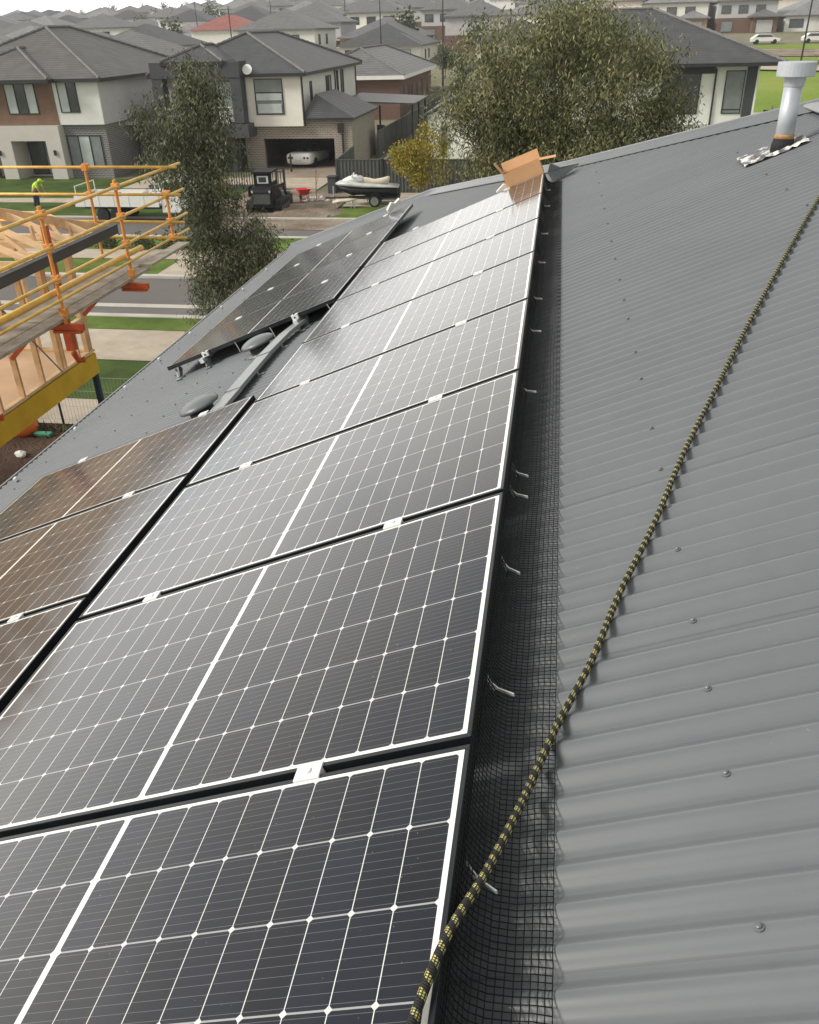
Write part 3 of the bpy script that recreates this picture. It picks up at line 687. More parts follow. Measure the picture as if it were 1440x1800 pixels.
tree('autumn_tree', (-6.9, 46.3, G0), [(x, 46.3, z, rx, rx, rz) for x, z, rx, rz in YB], 8000, (.14, .07), 'yel', 'small yellow autumn tree in front of the dark fence', droop=-.5, seed=8, trunk=.07)
tree('bush', (-18.6, 46.2, G0), [(-18.6, 46.2, -6.3, .55, .5, .7)], 900, (.14, .07), 'yel', 'yellow shrub showing beside the left gum tree', 'bush', droop=0, seed=9, trunk=.05)
for i, (x, y) in enumerate(((-17.4, 33.9), (-16.2, 34.1), (-19.2, 34.0))):
    tree('verge_shrub', (x, y, G0), [(x, y, -6.7, .55, .5, .35)], 700, (.13, .06), 'bush', ['rounded green shrub on the far verge, seen between scaffold posts', 'green shrub nearest the corner scaffold post', 'leftmost green shrub on the far verge'][i], 'shrub', 'shrubs on the far verge', 0, .04, 20+i)

# ------------------------------------------------------------------ timber house under construction
BX = -7.95; FZ = -3.72
t = empty('timber_frame_house', (BX, 9, G0), label='unfinished two storey timber frame with yellow beam and open roof trusses', cat='house frame')
def W(p): return Vector(p)-Vector((BX, 9, G0))
def part(mb, name, mat, par=None, **k):
    mb.v = [tuple(Vector(q)-Vector((BX, 9, G0))) for q in mb.v]; return mb.build(name, mat, par or t, **k)
mb = MB(); mb.box((BX-.05, 3.0, -4.13), (BX, 12.25, FZ-.03)); part(mb, 'beam', 'lvl', bevel=.004)
mb = MB(); mb.box((BX-7.5, 3.0, FZ-.025), (BX-.06, 12.3, FZ)); part(mb, 'floor_sheet', 'ply')
mb = MB(); mb.box((BX-.095, 3, FZ+.001), (BX-.003, 12.25, FZ+.045)); part(mb, 'bottom_plate', 'timber2')
mb = MB(); mb.box((BX-.095, 3, -1.86), (BX-.003, 12.25, -1.77)); part(mb, 'top_plate', 'timber')
for Y in [4.3, 5.0, 5.7, 6.4, 7.1, 7.8, 8.45, 9.35, 9.95, 10.55, 11.15, 11.25, 12.05]:
    wd = .045 if Y < 12 else .14
    mb = MB(); mb.box((BX-.093, Y, FZ+.046), (BX-.004, Y+wd, -1.87)); part(mb, 'stud', 'timber')
mb = MB(); mb.box((BX-.093, 11.33, -3.1), (BX-.004, 12.04, -3.055)); part(mb, 'nogging', 'timber2')
mb = MB(); mb.box((BX-.093, 11.72, FZ+.046), (BX-.004, 11.765, -3.11)); part(mb, 'stud', 'timber')
mb = MB(); mb.bar((BX+.004, 9.9, -2.2), (BX+.004, 11.1, FZ+.03), .03, .003, (1, 0, 0)); part(mb, 'brace_strap', 'cover')
for X in [-9.0, -9.6, -10.2, -10.8, -11.6, -12.4, -13.2]:
    mb = MB(); mb.box((X, 12.12, FZ+.046), (X+.045, 12.21, -1.87)); part(mb, 'stud', 'timber2')
mb = MB(); mb.box((BX-7.4, 12.12, FZ+.001), (BX-.1, 12.21, FZ+.045)); part(mb, 'bottom_plate', 'timber')
mb = MB(); mb.box((BX-7.4, 12.12, -1.86), (BX-.1, 12.21, -1.77)); part(mb, 'top_plate', 'timber')
for Y in [6.2, 7.1, 8.2, 9.4, 10.4, 11.3]:
    mb = MB(); mb.box((-10.6, Y, FZ+.001), (-10.51, Y+.045, -1.87)); part(mb, 'stud', 'timber')
for X in (BX-.05, BX-1.2):
    mb = MB(); mb.box((X-.045, 8.05, G0), (X+.045, 8.14, -4.14)); part(mb, 'timber_post', 'timber')
mb = MB(); mb.box((BX-.085, 12.1, G0), (BX+.005, 12.19, -4.135)); part(mb, 'steel_post', 'steel_blue', bevel=.004)
mb = MB(); mb.box((BX-.05, 8.2, G0), (BX+.02, 8.27, -4.14)); part(mb, 'steel_post', 'black', bevel=.004)
# roof: bottom chords, rafters and webs every 0.6 m; hip end at y = 12.3
zE = -1.70; TAN = .42
for i, Y in enumerate(np.arange(4.2, 12.4, .62)):
    k = max(0, (Y-8.6)); top = BX-4.2+k*.0
    mb = MB(); hx = BX-4.2 if Y < 8.7 else BX-4.2+(Y-8.7)*1.0*0
    zt = zE+TAN*min(4.5, (12.9-Y)+.2) if Y > 8.6 else zE+TAN*4.5
    xa = BX+.45; xt = BX+.45-(zt-zE)/TAN
    mb.bar((xa, Y, zE), (xt, Y, zt), .038, .09); mb.bar((xa-.1, Y, zE-.02), (BX-8.5, Y, zE-.02), .038, .09)
    if zt < zE+TAN*4.4: mb.bar((xt, Y, zt), (xt-4, Y, zt), .038, .09)
    else: mb.bar((xt, Y, zt), (xt-4.5, Y, zE), .038, .09)
    n_ = max(2, int((xa-xt)/1.0))
    for j in range(n_):
        x0 = xa-(j+.5)*(xa-xt)/n_; x1 = xa-(j+1)*(xa-xt)/n_
        mb.bar((x0, Y, zE), (x1, Y, zE+TAN*(xa-x1)), .036, .07); mb.bar((x1, Y, zE), (x1, Y, zE+TAN*(xa-x1)), .036, .07)
    part(mb, 'truss', 'timber2')
for X in np.arange(BX-.2, BX-7, -.62):
    dd = min(4.3, (BX+.45-X)); mb = MB(); mb.bar((X, 12.75, zE), (X, 12.75-dd, zE+TAN*dd), .038, .09); part(mb, 'jack_rafter', 'timber2')
mb = MB(); mb.bar((BX+.45, 12.75, zE+.02), (BX-3.9, 8.4, zE+TAN*4.35+.02), .045, .13); part(mb, 'hip_rafter', 'timber')
mb = MB(); mb.box((BX+.45, 4, zE-.08), (BX+.56, 12.9, zE+.06)); mb.box((BX+.44, 4, zE+.062), (BX+.57, 12.9, zE+.075)); part(mb, 'fascia_gutter', 'char', bevel=.006)

# scaffold
SX = -6.62
t = empty('scaffold', (SX, 9, G0), label='yellow and orange tube scaffold with plank walkway around the timber frame', cat='scaffold')
def spart(mb, name, mat, **k):
    mb.v = [tuple(Vector(q)-Vector((SX, 9, G0))) for q in mb.v]; return mb.build(name, mat, t, **k)
for z in (-.80, -1.24, -1.66, -1.94):
    mb = MB(); mb.tube([(SX+.04, 3.5, z), (SX+.04, 9.5, z), (SX+.04, 14.05, z+.01)], .024 if z > -1.9 else .02, 10); spart(mb, 'rail', 'scaf_y', smooth=True)
for z in (-.75, -1.20, -1.66, -1.93):
    mb = MB(); mb.tube([(-11.5, 13.3, z), (SX+.30, 13.3, z-.005)], .024, 10); spart(mb, 'rail', 'scaf_y', smooth=True)
mb = MB(); mb.tube([(SX-.10, 7.0, -1.86), (SX-.10, 12.3, -1.88)], .045, 10); spart(mb, 'ledger', 'scaf_y', smooth=True)
mb = MB(); mb.tube([(SX-.12, 7.0, -2.02), (SX-.10, 11.5, -2.0)], .022, 10); spart(mb, 'ledger', 'scaf_y', smooth=True)
for Y, z1 in ((7.3, -.70), (9.43, -.70), (11.6, -.70)):
    mb = MB(); mb.tube([(SX, Y, -2.34), (SX, Y, z1)], .026, 10)
    for z in (-.80, -1.24, -1.66, -2.12): mb.box((SX-.045, Y-.045, z-.05), (SX+.06, Y+.045, z+.05))
    spart(mb, 'post', 'scaf_o', smooth=False)
    mb = MB(); mb.box((SX-.95, Y-.03, -2.38), (SX+.26, Y+.03, -2.29)); mb.bar((SX-1.0, Y, -2.85), (SX-.45, Y, -2.36), .04, .06); mb.box((SX-.2, Y-.05, -2.42), (SX+.22, Y+.05, -2.385)); spart(mb, 'bracket', 'scaf_r')
mb = MB(); mb.tube([(SX+.02, 13.35, -2.0), (SX+.02, 13.35, -1.14)], .026, 10)
for z in (-1.2, -1.66, -1.93): mb.box((SX-.04, 13.29, z-.05), (SX+.08, 13.41, z+.05))
spart(mb, 'post', 'scaf_o')
for X, z0 in ((-7.98, -2.3), (-10.3, -2.3)):
    mb = MB(); mb.tube([(X, 13.25, z0), (X, 13.25, -.68)], .026, 10)
    for z in (-.75, -1.20, -1.93): mb.box((X-.045, 13.2, z-.05), (X+.045, 13.34, z+.05))
    spart(mb, 'post', 'scaf_o')
for Y in (8.7, 11.12):
    mb = MB(); mb.box((BX+.24, Y-.05, -3.25), (BX+.32, Y+.05, -1.3)); mb.box((BX+.2, Y-.06, -3.3), (BX+.34, Y+.06, -3.0)); mb.tube([(BX+.28, Y, -3.35), (BX+.3, Y+.05, -3.5), (BX+.4, Y+.1, -3.5)], .05, 8); spart(mb, 'wall_bracket', 'scaf_r')
for k in range(4):
    x1 = SX-.02-.235*k
    for (a, b) in ((3.5, 8.0), (8.02, 12.3 if k < 3 else 11.2), ) if k != 1 else ((3.5, 9.2), (9.22, 13.6)):
        mb = MB(); mb.box((x1-.225, a, -2.26+.003*k), (x1, b, -2.215+.003*k)); spart(mb, 'plank', 'plank', bevel=.003)
mb = MB(); mb.box((SX-.2, 12.3, -2.2), (SX+.03, 14.0, -2.16)); spart(mb, 'plank', 'plank')

# temporary fence, ground clutter at the building site
t = empty('wire_fence', (-11, 15.7, G0), label='wire mesh site fence along the footpath beside the dug soil', cat='fence')
mb = MB()
for x in np.arange(-18, -5, .09): mb.tube([(x+11, 0, .25), (x+11, 0, 1.35)], .004, 3, False)
for z in (.25, .6, 1.0, 1.35): mb.tube([(-7, 0, z), (6, 0, z)], .005, 3, False)
mb.build('wire_panel', 'cover', t)
for x in (-15.6, -13.4, -11.25, -9.0):
    mb = MB(); mb.tube([(x+11, 0, 0), (x+11, 0, 1.5)], .028, 6); mb.build('post', 'black', t)
mb = MB(); rg = random.Random(2)
for i in range(700):
    x = rg.uniform(-16, -6); y = rg.uniform(15.1, 15.85); h = rg.uniform(.06, .24); a = rg.uniform(0, 3)
    mb.add([(x-.04*math.cos(a), y-.04*math.sin(a), G0), (x+.04*math.cos(a), y+.04*math.sin(a), G0), (x+rg.uniform(-.1, .1), y+rg.uniform(-.1, .1), G0+h)], [(0, 1, 2)])
tag(mb.build('weeds', 'bush', fix=False), label='dark green weeds along the foot of the wire fence', cat='weeds', kind='stuff')
mb = MB(); mb.lathe((-12.1, 15.35, G0), [(.28, 0), (.34, .12), (.33, .3), (.2, .38), (.05, .40)], 18); tag(mb.build('plastic_tub', 'orange', smooth=True), 'orange plastic tub on the dug soil under the yellow beam', 'tub')
mb = MB(); mb.box((-11.75, 15.15, G0+.02), (-11.3, 15.3, G0+.12)); tag(mb.build('plastic_tray', 'green', bevel=.03), 'small green plastic tray on the soil beside the orange tub', 'tray')
for (x, y, s, l) in ((-11.46, 14.15, .14, 'white crumpled scrap on the brown soil'), (-10.6, 14.35, .10, 'smaller pale scrap on the soil near the roof edge')):
    bm = bmesh.new(); bmesh.ops.create_icosphere(bm, subdivisions=2, radius=s)
    for v in bm.verts: v.co *= rg.uniform(.7, 1.15); v.co.z *= .6
    me = bpy.data.meshes.new('scrap'); bm.to_mesh(me); bm.free(); me.materials.append(MAT['foam']); o = bpy.data.objects.new('scrap', me); COL.objects.link(o); o.location = (x, y, G0+s*.5); tag(o, l, 'scrap', 'scraps on the soil')

# ------------------------------------------------------------------ neighbour houses
def rec(mb, par): mb.v = [tuple(Vector(q)-par.location) for q in mb.v]; return mb
def hip(par, x0, x1, y0, y1, ze, tan, mat, oh=.5, fasc='black', caps=True, name='roof', fh=.2):
    x0 -= oh; x1 += oh; y0 -= oh; y1 += oh; hw = min(x1-x0, y1-y0)/2; zt = ze+tan*hw
    if y1-y0 >= x1-x0: a = ((x0+x1)/2, y0+hw, zt); b = ((x0+x1)/2, y1-hw, zt)
    else: a = (x0+hw, (y0+y1)/2, zt); b = (x1-hw, (y0+y1)/2, zt)
    c = [(x0, y0, ze), (x1, y0, ze), (x1, y1, ze), (x0, y1, ze)]
    if y1-y0 >= x1-x0: F = [(0, 1, 4), (1, 2, 5, 4), (2, 3, 5), (3, 0, 4, 5)]; ends = ((0, 4), (1, 4), (2, 5), (3, 5))
    else: F = [(0, 1, 5, 4), (1, 2, 5), (2, 3, 4, 5), (3, 0, 4)]; ends = ((0, 4), (3, 4), (1, 5), (2, 5))
    mb = MB(); mb.add(c+[a, b], F); o = rec(mb, par).build(name, mat, par)
    mb = MB(); g = fh
    mb.box((x0, y0-.01, ze-g), (x1, y0+.06, ze-.01)); mb.box((x0, y1-.06, ze-g), (x1, y1+.01, ze-.01)); mb.box((x0-.01, y0+.061, ze-g), (x0+.06, y1-.061, ze-.01)); mb.box((x1-.06, y0+.061, ze-g), (x1+.01, y1-.061, ze-.01))
    mb.box((x0+.06, y0+.06, ze-g+.02), (x1-.06, y1-.06, ze-g+.05)); rec(mb, par).build('fascia', fasc, par)
    if caps:
        mb = MB(); P = c+[a, b]
        for i, j in list(ends)+[(4, 5)]:
            p, q = Vector(P[i]), Vector(P[j])
            if (q-p).length < .1: continue
            n = max(2, int((q-p).length/.42))
            for k in range(n): mb.tube([p.lerp(q, k/n)+Vector((0, 0, .02)), p.lerp(q, (k+1.0)/n)+Vector((0, 0, .055))], .10, 6)
        rec(mb, par).build('ridge_tiles', 'cap', par)
    return o
def wall(par, a, b, mat, name='wall'):
    mb = MB(); mb.box(a, b); return rec(mb, par).build(name, mat, par)
def window(par, side, c, wd, ht, n=1, panes=('glass',), mat='black', sill=False, name='window', hsplit=None):
    """side 'f': in a wall facing -y at y=c[1]; side 's': in a wall facing +x at x=c[0]; c = lower left corner seen from outside"""
    x, y, z = c; T = .05
    def B(u0, u1, v0, v1, d0, d1):
        if side == 'f': return (x+u0, y-d1, z+v0), (x+u1, y-d0, z+v1)
        return (x+d0, y+u0, z+v0), (x+d1, y+u1, z+v1)
    mb = MB(); D = .06
    mb.box(*B(0, wd, 0, T, 0, D)); mb.box(*B(0, wd, ht-T, ht, 0, D)); mb.box(*B(0, T, T, ht-T, 0, D)); mb.box(*B(wd-T, wd, T, ht-T, 0, D))
    for k in range(1, n): q = wd*k/n; mb.box(*B(q-T*.6, q+T*.6, T, ht-T, 0, D-.005))
    if hsplit: mb.box(*B(T, wd-T, ht*hsplit-.025, ht*hsplit+.025, 0, D-.008))
    fr = rec(mb, par).build(name, mat, par)
    for k in range(n):
        a = wd*k/n+(T if k == 0 else T*.6); b = wd*(k+1)/n-(T if k == n-1 else T*.6)
        mb = MB(); mb.box(*B(a, b, T, ht-T, .012, .02)); rec(mb, par).build('pane', panes[k % len(panes)], fr)
    return fr

# house A: far left, two storeys
A = empty('two_storey_house', (-31, 57, G0), label='left two storey house with brown cladding, white walls and grey brick', cat='house')
wall(A, (-40.5, 53.3, -3.75), (-31.45, 66, -1.3), 'brown', 'upper_wall'); wall(A, (-31.45, 53.35, -3.75), (-28.4, 68, -1.3), 'white', 'upper_wall')
wall(A, (-28.4, 53.40, -3.72), (-28.36, 68, -1.31), 'greyw', 'side_wall')  # thin grey skin over the white wall: side-face shade put into the colour
wall(A, (-31.6, 53.6, G0), (-28.5, 68, -3.76), 'brickA', 'lower_wall'); wall(A, (-40, 54.6, G0), (-31.6, 66, -3.76), 'greyw', 'lower_wall')
for a, b in (((-37.2, 52.9, -4.65), (-31.4, 54.5, -3.76)), ((-35.9, 52.9, G0), (-34.9, 54.5, -4.65)), ((-32.45, 52.9, G0), (-31.4, 54.5, -4.65))): wall(A, a, b, 'warmw', 'portal')
wall(A, (-43, 53.0, G0), (-37.2, 54.5, -3.76), 'brickC', 'lower_wall')
window(A, 'f', (-34.75, 53.3, -3.1), 2.1, 1.75, 3, ('blind', 'glass', 'blind')); window(A, 'f', (-31.15, 53.35, -3.05), 1.3, 1.75, 2, ('blind', 'glass'))
window(A, 'f', (-31.3, 53.6, -6.35), 2.35, 1.95, 3, ('gblind', 'blind', 'gblind')); window(A, 'f', (-34.8, 54.6, G0+.1), 2.3, 2.2, 2, ('glass', 'gblind'), name='door')
hip(A, -40.5, -28.4, 53.3, 68.5, -1.12, .43, 'tileA', .5); hip(A, -38.2, -31.5, 52.7, 60, -1.10, .43, 'tileA', .5, name='front_roof')
hip(A, -28.4, -24.5, 57, 66, -3.9, .40, 'tileA', .4, 'greyw', name='side_roof'); wall(A, (-28.35, 57.6, G0), (-24.9, 66, -4.15), 'char', 'side_wall')
for x in (-36.1+.2, -32.0): wall(A, (x, 52.8, -5.5), (x+.14, 52.9, -5.2), 'black', 'wall_lamp')

# house B: middle, open garage
B = empty('two_storey_house', (-18, 60, G0), label='middle two storey house, cream with charcoal portal and open garage', cat='house')
wall(B, (-20.0, 57.0, -4.3), (-16.35, 73.5, -1.35), 'cream', 'upper_wall'); wall(B, (-26, 57.6, -4.3), (-20.0, 73, -1.35), 'greyw', 'upper_wall')
for a, b in (((-26.0, 56.0, -1.35), (-20.0, 57.5, -.45)), ((-20.7, 56.05, -4.0), (-20.02, 56.9, -1.36)), ((-26, 56.05, -4.0), (-25.3, 56.9, -1.36)), ((-26.2, 55.7, -4.85), (-19.7, 57.6, -4.05))): wall(B, a, b, 'char', 'portal')
for x in (-25.9, -21.7): wall(B, (x, 56.1, G0), (x+.85, 56.95, -4.86), 'char', 'column')
wall(B, (-26, 58.6, G0), (-20.4, 73, -4.86), 'black', 'lower_wall')
window(B, 'f', (-24.9, 57.6, -3.7), 3.9, 2.1, 3, ('glass', 'gblind', 'blind')); window(B, 'f', (-19.45, 57.0, -3.6), 1.9, 2.1, 1, ('gblind',), hsplit=.62)
mb = MB(); mb.box((-19.3, 56.925, -3.5), (-17.7, 56.937, -2.95)); rec(mb, B).build('bed_linen', 'blind', B)
mb = MB(); mb.box((-19.35, 56.925, -2.75), (-17.65, 56.937, -2.35)); rec(mb, B).build('blind', 'blind', B)
for x0 in np.arange(-25.2, -20.8, .16): pass
mb = MB()
for x in np.arange(-25.2, -20.8, .14): mb.box((x, 56.2, -4.04), (x+.03, 56.23, -3.1))
mb.box((-25.25, 56.18, -3.1), (-20.75, 56.25, -3.04)); rec(mb, B).build('balcony_rail', 'white', B)
for y0, wd, z, h in ((59.2, .5, -3.2, 1.4), (63.6, 1.5, -3.2, 1.5), (66.9, .45, -3.0, 1.5), (68.2, .9, -3.1, 1.6)): window(B, 's', (-16.35, y0, z), wd, h, 2 if wd > 1.2 else 1, ('glass', 'gblind'))
for p in ((-16.31, 57.1), (-16.31, 66.2), (-16.31, 73.3)):
    mb = MB(); mb.tube([(p[0]+.04, p[1], -4.3), (p[0]+.04, p[1], -1.4)], .05, 8); rec(mb, B).build('downpipe', 'black', B)
hip(B, -26, -16.35, 57.0, 73.5, -1.18, .42, 'tileB', .5); hip(B, -25.2, -21, 55.9, 62, -.43, .42, 'tileB', .0, name='front_roof')
# garage
gy = 57.4
for a, b in (((-20.6, gy, G0), (-19.3, gy+.3, -4.32)), ((-14.45, gy, G0), (-13.2, gy+.3, -3.95)), ((-19.3, gy, -5.1), (-14.45, gy+.3, -4.32)), ((-16.3, gy, -4.32), (-14.45, gy+.3, -3.95)), ((-13.5, gy+.3, G0), (-13.2, 65, -3.95)), ((-20.6, gy+.3, G0), (-20.3, 64, -4.32))): wall(B, a, b, 'brickB', 'garage_wall')
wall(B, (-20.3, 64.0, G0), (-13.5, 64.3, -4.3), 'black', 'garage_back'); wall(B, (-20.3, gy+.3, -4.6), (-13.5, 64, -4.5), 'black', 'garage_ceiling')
mb = MB(); mb.add([(-16.5, gy-.3, -3.85), (-12.95, gy-.3, -3.85), (-15.55, gy+.2, -2.45), (-15.55, 61.5, -2.5), (-12.95, 65.4, -3.85), (-16.3, 65.4, -3.85), (-15.55, 63.0, -2.5)], [(0, 1, 2), (1, 4, 6, 2), (4, 5, 6), (5, 0, 2, 6)])
rec(mb, B).build('garage_roof', 'tileB', B)
mb = MB(); mb.box((-16.5, gy-.32, -3.98), (-12.99, gy-.25, -3.86)); mb.box((-13.06, gy-.24, -3.98), (-12.99, 65.4, -3.86)); rec(mb, B).build('garage_gutter', 'black', B)
mb = MB(); mb.box((-14.15, gy-.14, -4.75), (-13.75, gy, -4.2)); mb.tube([(-13.85, gy-.08, -4.8), (-13.85, gy-.08, G0)], .06, 8); rec(mb, B).build('downpipe', 'black', B)
mb = MB(); mb.lathe((-26.5+6.9, 56.6, -1.0), [(.02, 0), (.22, .08), (.32, .2)], 16, (0, -1, .4)); rec(mb, B).build('satellite_dish', 'white', B)

# patio and single storey house C behind B, fence line, gable house E, right house D
P_ = empty('carport', (-13, 70, G0), label='flat grey patio roof on dark posts beside the middle house', cat='carport')
mb = MB(); mb.prism([(-16.2, 66.5, -3.6), (-10.6, 67.5, -3.9), (-10.6, 75, -3.9), (-16.2, 75, -3.6)], (0, 0, .1)); rec(mb, P_).build('roof', 'fence', P_)
for x, y in ((-10.8, 67.8), (-10.8, 71), (-10.8, 74.5), (-13.2, 67.2)):
    mb = MB(); mb.box((x-.06, y-.06, G0), (x+.06, y+.06, -3.91)); rec(mb, P_).build('post', 'black', P_)
C_ = empty('single_storey_house', (-17, 92, G0), label='single storey brown brick house with ribbed grey tile roof behind the carport', cat='house')
wall(C_, (-24, 86, G0), (-14.9, 108, -3.15), 'brickC'); hip(C_, -24, -14.9, 86, 108, -2.75, .42, 'tileC', .6, 'white', fh=.35)
for y in (88, 91, 93, 96.5, 100, 104): window(C_, 's', (-14.9, y, -5.4), 1.0, 1.6, 1, ('glass',), 'brickC')
def fence_line(label, p, q, h=1.8, group='dark steel sheet fences', step=2.4, posts=True):
    p, q = Vector((*p, G0)), Vector((*q, G0)); d = q-p; Ln = d.length; d.normalize(); n = Vector((d.y, -d.x, 0)); t = empty('steel_fence', p, label=label, cat='fence', group=group)
    mb = MB(); k = int(Ln/.1); vs = []
    for i in range(k+1):
        a = d*(Ln*i/k)+n*(.018 if i % 2 else -.018); vs += [(a.x, a.y, .05), (a.x, a.y, h-.05)]
    mb.add(vs, [(2*i, 2*i+2, 2*i+3, 2*i+1) for i in range(k)]); mb.build('sheet', 'fence', t, fix=False)
    mb = MB(); mb.bar((0, 0, h-.03), tuple(d*Ln+Vector((0, 0, h-.03))), .06, .05); mb.bar((0, 0, .04), tuple(d*Ln+Vector((0, 0, .04))), .05, .06); mb.build('rail', 'fence', t)
    if posts:
        for i in range(int(Ln/step)+1):
            a = d*(i*step); mb = MB(); mb.box((a.x-.04, a.y-.04, 0), (a.x+.04, a.y+.04, h+.02)); mb.build('post', 'fence', t)
    return t
fence_line('dark sheet fence facing the street behind the jet ski', (-12.15, 48.3), (-9.55, 48.3)); fence_line('long dark street fence behind the yellow autumn tree', (-9.45, 48.3), (6, 48.3), step=4.8)
mb = MB(); mb.box((-9.56, 48.2, G0), (-9.44, 48.4, G0+1.85)); tag(mb.build('fence_post', 'black'), 'black gate post between the two street fence panels', 'post')
fence_line('short dark return fence from the driveway corner towards the garage', (-12.2, 48.4), (-12.5, 54.6)); fence_line('long dark side fence receding past the brick garage', (-12.55, 62.8), (-12.2, 96))
fence_line('dark side gate panel between the brick garage and the long fence', (-13.15, 65.8), (-12.6, 65.8), 1.9)
strip('lawn_edging', 'kerb', -12.0, -11.8, 55, 70, .10, .1)
E_ = empty('gable_house', (-2, 66, G0), label='white gable fronted house mostly hidden by the big gum tree', cat='house')
mb = MB(); mb.prism([(-8.8, 62, G0), (4.2, 62, G0), (4.2, 62, -3.9), (-2.3, 62, -1.2), (-8.8, 62, -4.2)], (0, 11, 0)); rec(mb, E_).build('wall', 'white', E_)
mb = MB(); mb.prism([(-9.2, 61.7, -4.3), (-2.3, 61.7, -1.1), (4.6, 61.7, -4.1), (4.6, 61.7, -3.95), (-2.3, 61.7, -.95), (-9.2, 61.7, -4.15)], (0, 11.6, 0)); rec(mb, E_).build('roof', 'tileB', E_)
mb = MB(); mb.box((-7.9, 61.94, G0+.2), (-7.5, 61.999, -4.6)); rec(mb, E_).build('window', 'glass', E_)
D_ = empty('two_storey_house', (6, 64, G0), label='right two storey white house with dark corner cladding and grey tiled roof', cat='house')
wall(D_, (-5, 59.0, G0), (12.0, 72, -1.35), 'white'); hip(D_, -5, 12.6, 58.6, 72, -1.15, .40, 'tileB', .7)
wall(D_, (11.38, 58.85, G0), (11.95, 58.995, -1.36), 'char', 'cladding'); wall(D_, (11.951, 58.8, G0), (12.06, 59.1, -1.36), 'white', 'trim')
window(D_, 'f', (10.15, 59, -4.0), 1.15, 2.4, 1, ('gblind',), hsplit=.1); window(D_, 'f', (7.4, 59, -4.0), 1.3, 2.4, 1, ('glass',), hsplit=.1); wall(D_, (6.4, 58.93, -4.2), (7.4, 58.995, -1.4), 'char', 'cladding')
wall(D_, (-5, 58.94, -4.75), (11.2, 59, -4.6), 'greyw', 'band'); mb = MB(); mb.tube([(9.55, 58.93, G0), (9.55, 58.93, -1.5)], .055, 8); rec(mb, D_).build('downpipe', 'black', D_)
mb = MB(); mb.box((6.0, 58.9, -1.75), (9.5, 58.999, -1.37)); rec(mb, D_).build('beam', 'black', D_)
q = fence_line('short dark slatted fence right of the right house', (14.2, 66), (16.2, 66), 2.6, None)
tree('hedge_tree', (17.6, 62, G0), [(17.6, 62, -5.6, .55, .5, 1.2)], 1800, (.14, .06), 'bush', 'narrow dark green shrub behind the flue pipe', 'shrub', None, 0, .06, 31)

# ------------------------------------------------------------------ front yard things across the street
t = empty('picket_fence', (-19, 49.3, G0), label='low black picket fence behind the skid steer loader', cat='fence')
mb = MB()
for x in np.arange(-4.2, 3.4, .16): mb.box((x, -.012, .1), (x+.045, .012, 1.08))
mb.build('pickets', 'black', t); tag(t.children[0] if t.children else kids(t)[0])
mb = MB()
for z in (.25, .98): mb.box((-4.3, -.03, z), (3.4, -.013, z+.05))
mb.build('rail', 'black', t)
for x in (-4.35, -.5, 3.35):
    mb = MB(); mb.box((x, -.05, 0), (x+.1, .05, 1.2)); mb.build('post', 'black', t)
strip('retaining_edge', 'fence', -24, -15.5, 49.0, 49.2, .3, .3)
mb = MB(); mb.box((-12.55, 47.55, G0), (-12.1, 48.1, G0+.95)); mb.box((-12.6, 47.5, G0+.951), (-12.05, 48.15, G0+1.0)); tag(mb.build('letterbox', 'char', bevel=.01), 'dark grey letterbox pillar at the driveway corner', 'letterbox')
mb = MB(); mb.tube([(-12.6, 45.0, G0), (-12.5, 45.1, G0+1.8)], .025, 6); mb.tube([(-12.55, 45.05, G0+.9), (-12.35, 45.1, G0+1.5)], .01, 4); tag(mb.build('young_sapling', 'bark'), 'thin bare sapling with its stake on the verge by the jet ski', 'sapling')
mb = MB(); mb.box((-17.2, 56.0, G0), (-17.1, 56.1, G0+1.1)); tag(mb.build('bollard', 'black'), 'black post standing on the driveway behind the white car', 'post')
mb = MB(); rg = random.Random(6)
for i in range(60):
    c = Vector((rg.uniform(-13.3, -10.6), rg.uniform(45.2, 46.4), G0+.05)); mb.lathe(c, [(rg.uniform(.06, .13), -.05), (rg.uniform(.07, .15), .03), (.02, rg.uniform(.07, .14))], 6, (rg.uniform(-.4, .4), rg.uniform(-.4, .4), 1))
tag(mb.build('garden_stones', 'stone'), label='bed of pale stones beside the jet ski trailer', cat='stones', kind='stuff')
mb = MB(); vs = []; nx, nyy = 40, 14
for j in range(nyy+1):
    for i in range(nx+1):
        x = -15.5+5.2*i/nx; y = 41.1+2.4*j/nyy; e = math.sin(math.pi*i/nx)*math.sin(math.pi*j/nyy)
        vs.append((x, y, G0+.02+e*(.16+.10*rg.random())*(1 if x > -14 else .4)))
mb.add(vs, [(j*(nx+1)+i, j*(nx+1)+i+1, (j+1)*(nx+1)+i+1, (j+1)*(nx+1)+i) for j in range(nyy) for i in range(nx)])
tag(mb.build('dirt_mound', 'mud', smooth=True), kind='structure')

# skid steer
t = empty('skid_steer_loader', (-14.6, 42.9, G0+.03), (0, 0, .06), 'black tracked skid steer loader seen from behind on the muddy verge', 'loader')
for x in (-.82, .82):
    mb = MB(); prof = [(-1.2, .35), (-1.05, .08), (-.8, .0), (.8, .0), (1.05, .1), (1.2, .38), (.95, .62), (-.95, .66)]
    mb.prism([(x-.2, a, b) for a, b in prof], (.4, 0, 0)); tr = mb.build('track', 'rubber', t, bevel=.03)
    mb = MB(); s_ = .205 if x > 0 else -.205
    for yy_ in (-.75, -.25, .25, .75): mb.lathe((x+(s_ if x > 0 else s_-.02), yy_, .25), [(.14, 0), (.14, .02)], 14, (1, 0, 0))
    mb.build('roller', 'vent', tr)
mb = MB(); mb.prism([(-.6, -1.35, .35), (-.6, -1.4, 1.15), (-.6, -1.2, 1.35), (-.6, -.5, 1.42), (-.6, .9, .9), (-.6, 1.1, .4)], (1.2, 0, 0)); mb.build('body', 'machine', t, bevel=.04)
